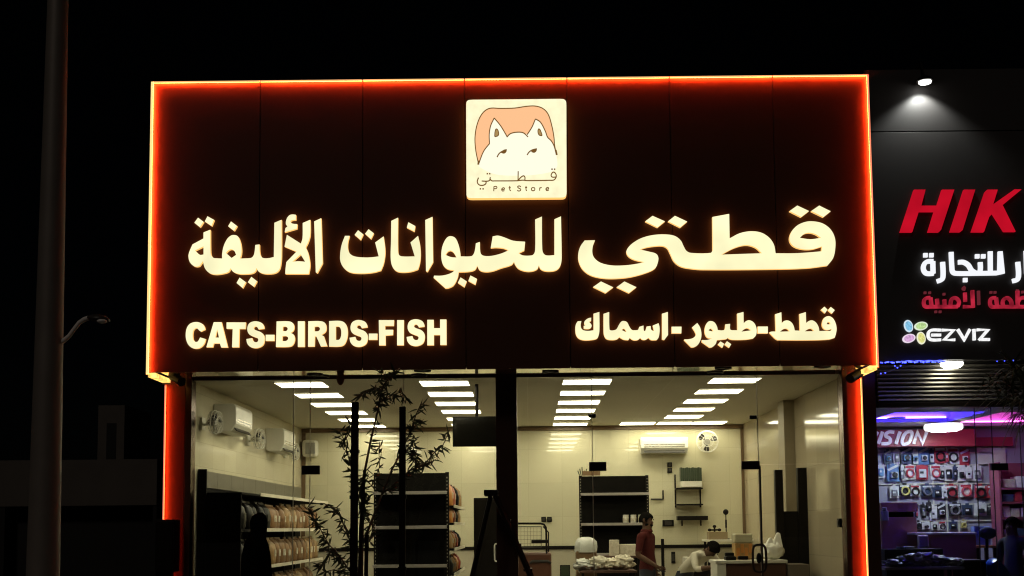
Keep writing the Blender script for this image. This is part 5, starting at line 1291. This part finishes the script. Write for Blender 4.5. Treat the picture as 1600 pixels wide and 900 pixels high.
ben = person('dark haired man in a pale shirt bending over the checkout counter', None, 0, J, E, dress_bend, [M['skin_d'], M['cream'], M['jean'], M['shoe']])
face(ben, J['head'][:3], M['skin_d'], False, Matrix.Rotation(R(63), 3, 'X'))
BYm = 16.75
hp_ = Matrix.Rotation(R(38), 3, 'Z') @ Vector(J['head'][:3])
target = P(1115, 858, BYm)
place(ben, (target.x - hp_.x, BYm - hp_.y, target.z - J['head'][2]), R(38), 1)
ben.location.z = .02; ben.location.y = BYm - hp_.y
# person in black before the shelves, outside the glass
J, E = standing(down())
per = person('person in a long black robe and head cloth looking into the left window', None, 0, J, E, lambda c: 0 if c.z > 1.5 or (abs(c.x) > .2 and c.z < .98) else 1, [M['skin_d'], M['robe']])
rb = MB(); N = 28; vs = []; fs = []
prof = [(.03, .27, .24), (.3, .25, .21), (.8, .225, .18), (1.1, .22, .165), (1.3, .245, .155), (1.42, .2, .13), (1.5, .11, .1), (1.56, .105, .115), (1.66, .108, .125), (1.73, .085, .1), (1.77, .03, .03)]
for z, rx, ry in prof:
    for k in range(N):
        a = 2*math.pi*k/N; f_ = 1 + (.05 * math.sin(a * 7) if z < 1.2 else 0)
        y = ry * f_ * math.sin(a)
        if z > 1.52 and math.sin(a) < -.6: y *= .55
        vs.append((rx * f_ * math.cos(a), y - (.05 if z > 1.53 else 0), z))
for i in range(len(prof) - 1):
    for k in range(N): fs.append((i*N+k, i*N+(k+1) % N, (i+1)*N+(k+1) % N, (i+1)*N+k))
fs.append(tuple((len(prof)-1)*N + k for k in range(N)))
rb.add(vs, fs).build('robe', M['robe'], per, smooth=True)
for sg in (-1, 1): MB().tube([(sg * .19, .01, 1.4), (sg * .27, .03, 1.13), (sg * .28, -.03, .9)], [.085, .085, .095], 12).build('sleeve', M['robe'], per, smooth=True)
RYm = 13.2
c = P(401, 800, RYm); place(per, (c.x, RYm, 0), R(98), c.z / 1.775)
# shop worker in dark clothes next door
J, E = standing(down())
wk = person('person in dark clothes standing at the right of the security shop', None, 0, J, E, lambda c: 0 if c.z > 1.48 or (abs(c.x) > .2 and c.z < .95) else (2 if c.z < .93 else 1), [M['skin_d'], mat('dark shirt cloth', (.02, .02, .03), .8), M['jean']])
face(wk, (0, -.005, 1.645), M['skin_d'])
c = P(1581, 806, 15.2); place(wk, (c.x, 15.2, .015), R(-60), c.z / 1.77)

# ------------------------------------------------------------------ sapling between its stakes
SY = 11.6
def limb(mb, pts, r0, r1, Y=SY):
    q = [P(x, y, Y + dy) for x, y, dy in pts]; n = len(q)
    mb.tube(q, [r0 + (r1 - r0) * i / (n - 1) for i in range(n)], 7)
    return q
def leaf_at(mb, p, d, L, W, rnd):
    d = d.normalized(); s = d.cross(Vector((rnd.uniform(-1, 1), rnd.uniform(-1, 1), rnd.uniform(-1, 1)))).normalized(); n = d.cross(s)
    v = [p, p + d*L*.3 + s*W*.5 + n*.003, p + d*L*.3 - s*W*.5 + n*.003, p + d*L*.65 + s*W*.38 - n*.002, p + d*L*.65 - s*W*.38 - n*.002, p + d*L - n*L*.12, p + d*L*.3 - n*.006, p + d*L*.65 - n*.012]
    mb.add(v, ((0, 1, 6), (0, 6, 2), (1, 3, 7, 6), (6, 7, 4, 2), (3, 5, 7), (7, 5, 4)))
tree = thing('sapling', 'slender young tree with narrow dark leaves before the left window, between two stakes', 'tree', (P(570, 900, SY).x, SY, 0))
tk, cr = MB(), MB()
rl = random.Random(21)
base = P(572, 1079, SY)
limb(tk, [(573, 1080, 0), (568, 980, 0), (563, 900, 0), (565, 820, 0), (567, 780, .02), (569, 741, .02)], .035, .016)
branches = [
 ([(569, 741, 0), (580, 685, .05), (590, 643, .05), (597, 605, 0), (612, 585, -.05), (622, 577, -.05)], .013, .004, 1.4),
 ([(597, 612, 0), (585, 606, -.1), (570, 612, -.15), (563, 618, -.2)], .006, .003, 1.3),
 ([(594, 625, 0), (612, 618, .1), (628, 612, .15), (634, 622, .2)], .006, .003, 1.1),
 ([(604, 600, 0), (600, 585, .1), (592, 578, .15)], .005, .002, .8),
 ([(563, 860, 0), (590, 790, .1), (612, 734, .15), (625, 711, .15), (642, 673, .1), (650, 648, .1), (658, 630, .1)], .013, .004, .8),
 ([(642, 673, .1), (654, 662, .1), (662, 655, .1)], .005, .002, 1.),
 ([(600, 770, .1), (640, 735, 0), (661, 728, 0), (680, 706, 0), (692, 696, 0), (703, 671, 0)], .009, .003, .9),
 ([(650, 733, 0), (648, 712, .1), (645, 695, .1), (646, 680, .1)], .006, .003, 2.2),
 ([(661, 728, 0), (672, 722, -.1), (684, 716, -.1)], .005, .002, .8),
 ([(565, 800, 0), (550, 735, -.1), (542, 705, -.1), (538, 688, -.1), (529, 672, -.1)], .008, .003, 1.),
 ([(538, 690, -.1), (545, 678, -.1), (550, 662, -.1)], .005, .003, 1.3),
 ([(564, 910, 0), (545, 890, .1), (530, 868, .15), (514, 851, .15), (499, 824, .1), (488, 806, .1), (480, 792, .1)], .010, .003, 1.25),
 ([(553, 870, 0), (544, 836, -.1), (529, 802, -.1), (515, 790, -.1), (506, 787, -.1)], .007, .003, 1.1),
 ([(566, 810, 0), (572, 778, .05), (566, 762, .05), (570, 745, .05)], .007, .004, 1.9),
 ([(580, 760, 0), (593, 730, .1), (592, 705, .1), (596, 690, .1)], .006, .002, .6),
 ([(540, 895, .1), (522, 890, .2), (505, 894, .2)], .006, .003, 1.),
 ([(520, 858, .1), (512, 872, .2), (500, 884, .25)], .005, .003, 1.),
 ([(575, 850, 0), (582, 830, .1), (580, 812, .1)], .005, .003, 1.),
]
for pts, r0, r1, dens in branches:
    q = limb(tk, pts, r0, r1)
    for i in range(len(q) - 1):
        seg = q[i + 1] - q[i]; nl = int(seg.length / .0095 * dens)
        if r0 > .0125 and i < 2: nl //= 4
        for k in range(nl):
            p = q[i] + seg * rl.random()
            d = seg.normalized() * rl.uniform(-.2, .9) + Vector((rl.uniform(-1, 1), rl.uniform(-1, 1), rl.uniform(-1.1, .35)))
            leaf_at(cr, p, d, rl.uniform(.06, .14), rl.uniform(.015, .027), rl)
tk.build('trunk', M['bark'], tree, smooth=True)
cr.build('crown', M['leaf'], tree, fixn=False)
for (px, t0, w, lb_) in ((555, 629, .068, 'taller dark square stake left of the sapling stem'), (629, 636, .06, 'dark square stake right of the sapling stem'), (573, 836, .036, 'short thin dark stake at the foot of the sapling')):
    a, b = P(px, t0, SY - .12), P(px - (4 if px < 600 else 1), 1079, SY - .12)
    t = thing('tree_stake', lb_, 'stake', (b.x, SY - .12, 0), 'stakes round the sapling')
    MB().add([(b.x - w/2, SY - .12 - w/2, 0), (b.x + w/2, SY - .12 - w/2, 0), (b.x + w/2, SY - .12 + w/2, 0), (b.x - w/2, SY - .12 + w/2, 0), (a.x - w/2, SY - .12 - w/2, a.z), (a.x + w/2, SY - .12 - w/2, a.z + .005), (a.x + w/2, SY - .12 + w/2, a.z), (a.x - w/2, SY - .12 + w/2, a.z + .004)], ((0,3,2,1),(4,5,6,7),(0,1,5,4),(1,2,6,5),(2,3,7,6),(3,0,4,7))).build('post', M['wood'], t, bevel=.004)
    zz = [.6, 1.2, 1.9, 2.35] if w > .05 else [.5]
    for z in zz:
        if z < a.z - .1: MB().box((b.x + (a.x-b.x)*z/a.z - w/2 - .008, SY - .12 - w/2 - .008, z), (b.x + (a.x-b.x)*z/a.z + w/2 + .008, SY - .12 + w/2 + .008, z + .035)).build('tie', M['blackm'], t)

# ------------------------------------------------------------------ stepladder before the mullion
LY = 13.45
lad = thing('stepladder', 'dark folding stepladder standing open before the brown mullion', 'ladder', (P(775, 1040, LY).x, LY, 0))
ap0, ap1 = P(757, 769, LY), P(777, 775, LY)
lf, rf = P(704, 1046, LY), P(893, 1046, LY)
lm = M['black']
for dy in (-.2, .2):
    MB().tube([(lf.x, LY + dy * 1.2, 0), (ap0.x + .07, LY + dy * .8, ap1.z)], .022, 6).build('rear_rail', lm, lad)
    MB().tube([(rf.x, LY + dy * 1.25, 0), (ap1.x - .02, LY + dy * .8, ap1.z)], .034, 6).build('front_rail', lm, lad)
MB().box((ap0.x, LY - .2, ap1.z), (ap1.x + .01, LY + .2, ap0.z + .02)).build('top_cap', lm, lad, bevel=.01)
for k in range(1, 7):
    u = k / 7; x = rf.x + (ap1.x - .02 - rf.x) * u; z = ap1.z * u
    MB().box((x - .05, LY - .22 + .05 * u, z - .015), (x + .05, LY + .22 - .05 * u, z + .015)).build('step', lm, lad, bevel=.004)
MB().tube([(lf.x + (ap0.x - lf.x) * .4, LY, ap1.z * .4), (rf.x + (ap1.x - rf.x) * .4, LY, ap1.z * .4)], .009, 6).build('spreader', lm, lad)

# ------------------------------------------------------------------ drooping plant at the right
OY = 11.2
tr2 = thing('street_tree', 'dark small tree with long drooping narrow leaves at the right edge', 'tree', (P(1650, 1090, OY).x, OY, 0))
tk, cr = MB(), MB()
crown_c = P(1632, 640, OY)
tk.tube([(P(1652, 1095, OY).x, OY, 0), P(1648, 900, OY), P(1640, 740, OY), crown_c], [.06, .05, .04, .025], 9)
ro = random.Random(4)
def long_leaf(p, d0, L, W, droop):
    n = 7; pts = []; d = d0.normalized(); q = Vector(p)
    for i in range(n):
        pts.append(q.copy()); q = q + d * L / (n - 1); d = (d + Vector((0, 0, -droop / n))).normalized()
    s = d0.cross(Vector((0, 0, 1))); s = s.normalized() if s.length > .05 else Vector((1, 0, 0))
    vs = []
    for i, a in enumerate(pts):
        w = W * math.sin(math.pi * min(1, .12 + .88 * i / (n - 1))) * .5 + .001
        vs += [a - s * w, a + s * w + Vector((0, 0, .002))]
    cr.add(vs, [(2*i, 2*i + 1, 2*i + 3, 2*i + 2) for i in range(n - 1)])
tips = [(1575, 600, 0), (1545, 596, .1), (1590, 650, -.1), (1560, 622, .15), (1600, 585, .1), (1610, 660, .2), (1580, 575, -.15), (1640, 600, .2), (1660, 620, -.2), (1690, 640, .1), (1670, 580, 0), (1597, 625, -.2)]
for px, py, dy in tips:
    e = P(px, py, OY + dy); b = crown_c + Vector((0, 0, -.15)) ; mid = (b + e) / 2 + Vector((0, 0, .1))
    q = [b, mid, e]; tk.tube(q, [.014, .009, .004], 6)
    for k in range(30):
        u = ro.uniform(.35, 1); p = b.lerp(mid, u * 2) if u < .5 else mid.lerp(e, u * 2 - 1)
        dirv = (e - b).normalized() * ro.uniform(.2, 1.1) + Vector((ro.uniform(-.9, .9), ro.uniform(-.9, .9), ro.uniform(-.5, .7)))
        long_leaf(p, dirv, ro.uniform(.2, .38), ro.uniform(.014, .024), ro.uniform(.8, 2.6))
for (x0, y0, x1, y1) in ((1560, 600, 1504, 614), (1558, 603, 1512, 656), (1566, 610, 1528, 668), (1590, 650, 1574, 705), (1600, 640, 1592, 710)):
    a, b = P(x0, y0, OY), P(x1, y1, OY); long_leaf(a, (b - a).normalized() + Vector((0, 0, .55)), (b - a).length * 1.05, .02, 1.1)
tk.build('trunk', M['bark'], tr2, smooth=True); cr.build('crown', M['leaf'], tr2, fixn=False)

# ------------------------------------------------------------------ lamp post at the left
PYp = 9.1
a, b = P(67, 900, PYp), P(90.5, 0, PYp)
dirp = (b - a) / (b.z - a.z)
def ax(z): return a + dirp * (z - a.z)
lpst = thing('lamp_post', 'tall tapering grey metal post with a small lamp on a curved arm', 'lamp post', (ax(0).x, ax(0).y, 0))
zz = [0, .3, 1.2, 3, 5.7, 7.6]
MB().tube([ax(z) for z in zz], [.137, .133, .124, .106, .081, .064], 28).build('pole', M['galv'], lpst, smooth=True)
MB().lathe([(0, 0), (.26, 0), (.26, .02), (.16, .03), (.145, .12), (0, .12)], ax(0), 'Z', 24).build('base', M['galv'], lpst, smooth=True)
arm = [P(x, y, PYp) for x, y in ((92, 536), (100, 532), (108, 525), (116, 514), (124, 504), (132, 499), (138, 497))]
MB().tube(arm, [.022, .019, .017, .016, .017, .019, .02], 10).build('arm', M['lampmetal'], lpst, smooth=True)
h0 = P(137, 497, PYp); h1 = P(171, 501, PYp)
vs = []; fs = []; N = 14
for i, (u, w, hgt) in enumerate(((0, .018, .018), (.15, .04, .03), (.45, .06, .042), (.8, .052, .034), (1., .02, .014))):
    p = h0.lerp(h1, u)
    for k in range(N): q = 2*math.pi*k/N; vs.append(p + Vector((0, w * math.cos(q), hgt * math.sin(q) * (1 if math.sin(q) > 0 else .55))))
for i in range(4):
    for k in range(N): fs.append((i*N+k, i*N+(k+1) % N, (i+1)*N+(k+1) % N, (i+1)*N+k))
fs += [tuple(range(N)), tuple(4*N + k for k in range(N))]
lh = MB().add(vs, fs).build('lamp_head', M['dgrey'], lpst, smooth=True)
MB().ball(h0.lerp(h1, .72) + Vector((0, -.03, -.016)), .034, 12, 8, (1.2, 1, .55)).build('lens', mat('pale glint lens', (.95, .95, .92), .12), lh, smooth=True)  # opaque near-white ball pushed forward to stand for a bright glint
for u in (.3, .95): MB().ball(h0.lerp(h1, u) + Vector((0, -.03, .02)), .007).build('glint_bead', M['metal'], lh, smooth=True)  # steel beads that stand for the smaller glints on the head

# ------------------------------------------------------------------ dark building on the left, meter box
DBY = 27.0
x0, x1 = PX(-260, DBY), PX(246, DBY)
db = thing('low_building', 'unlit low flat roofed building far behind the lamp post', 'building', ((x0 + x1) / 2, DBY, -.15))
zt_, zm = PZ(718, DBY, 150), PZ(790, DBY, 150)
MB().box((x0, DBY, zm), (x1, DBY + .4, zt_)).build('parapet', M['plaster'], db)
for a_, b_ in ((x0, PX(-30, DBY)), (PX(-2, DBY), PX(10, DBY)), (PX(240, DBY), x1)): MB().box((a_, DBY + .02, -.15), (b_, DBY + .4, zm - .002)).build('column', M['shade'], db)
MB().box((x0, DBY + .401, -.15), (x1, DBY + 6, zm)).build('wall', M['shade'], db)  # solid block; the darkness of the open bays is put into its colour
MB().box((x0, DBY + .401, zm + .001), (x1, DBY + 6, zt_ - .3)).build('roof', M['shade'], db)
q0, q1 = P(152, 718, DBY + 2), P(195, 633, DBY + 2)
MB().box((q0.x, DBY + 2, zt_ - .3), (q1.x, DBY + 4, q1.z)).build('stair_head', M['plaster'], db)
MB().box((q0.x + .22, DBY + 1.99, zt_ - .2), (q1.x - .2, DBY + 1.999, q1.z - .45)).build('door', M['shade'], db)
# distant wall block closing the lot
c0, c1 = P(249, 812, 13.8), P(277, 893, 13.8)
t = thing('meter_box', 'dark electric box standing against the left red lit pier', 'electric box', ((c0.x + c1.x) / 2, 13.8, 0))
MB().box((c0.x, 13.66, c1.z), (c1.x, 13.89, c0.z)).build('case', M['black'], t, bevel=.006)
MB().box((c0.x + .02, 13.648, c1.z + .02), (c1.x - .02, 13.658, c0.z - .02)).build('door', M['black'], t, bevel=.003)
MB().box((c0.x + .06, 13.7, 0), (c1.x - .06, 13.86, c1.z - .001)).build('stand', M['black'], t)
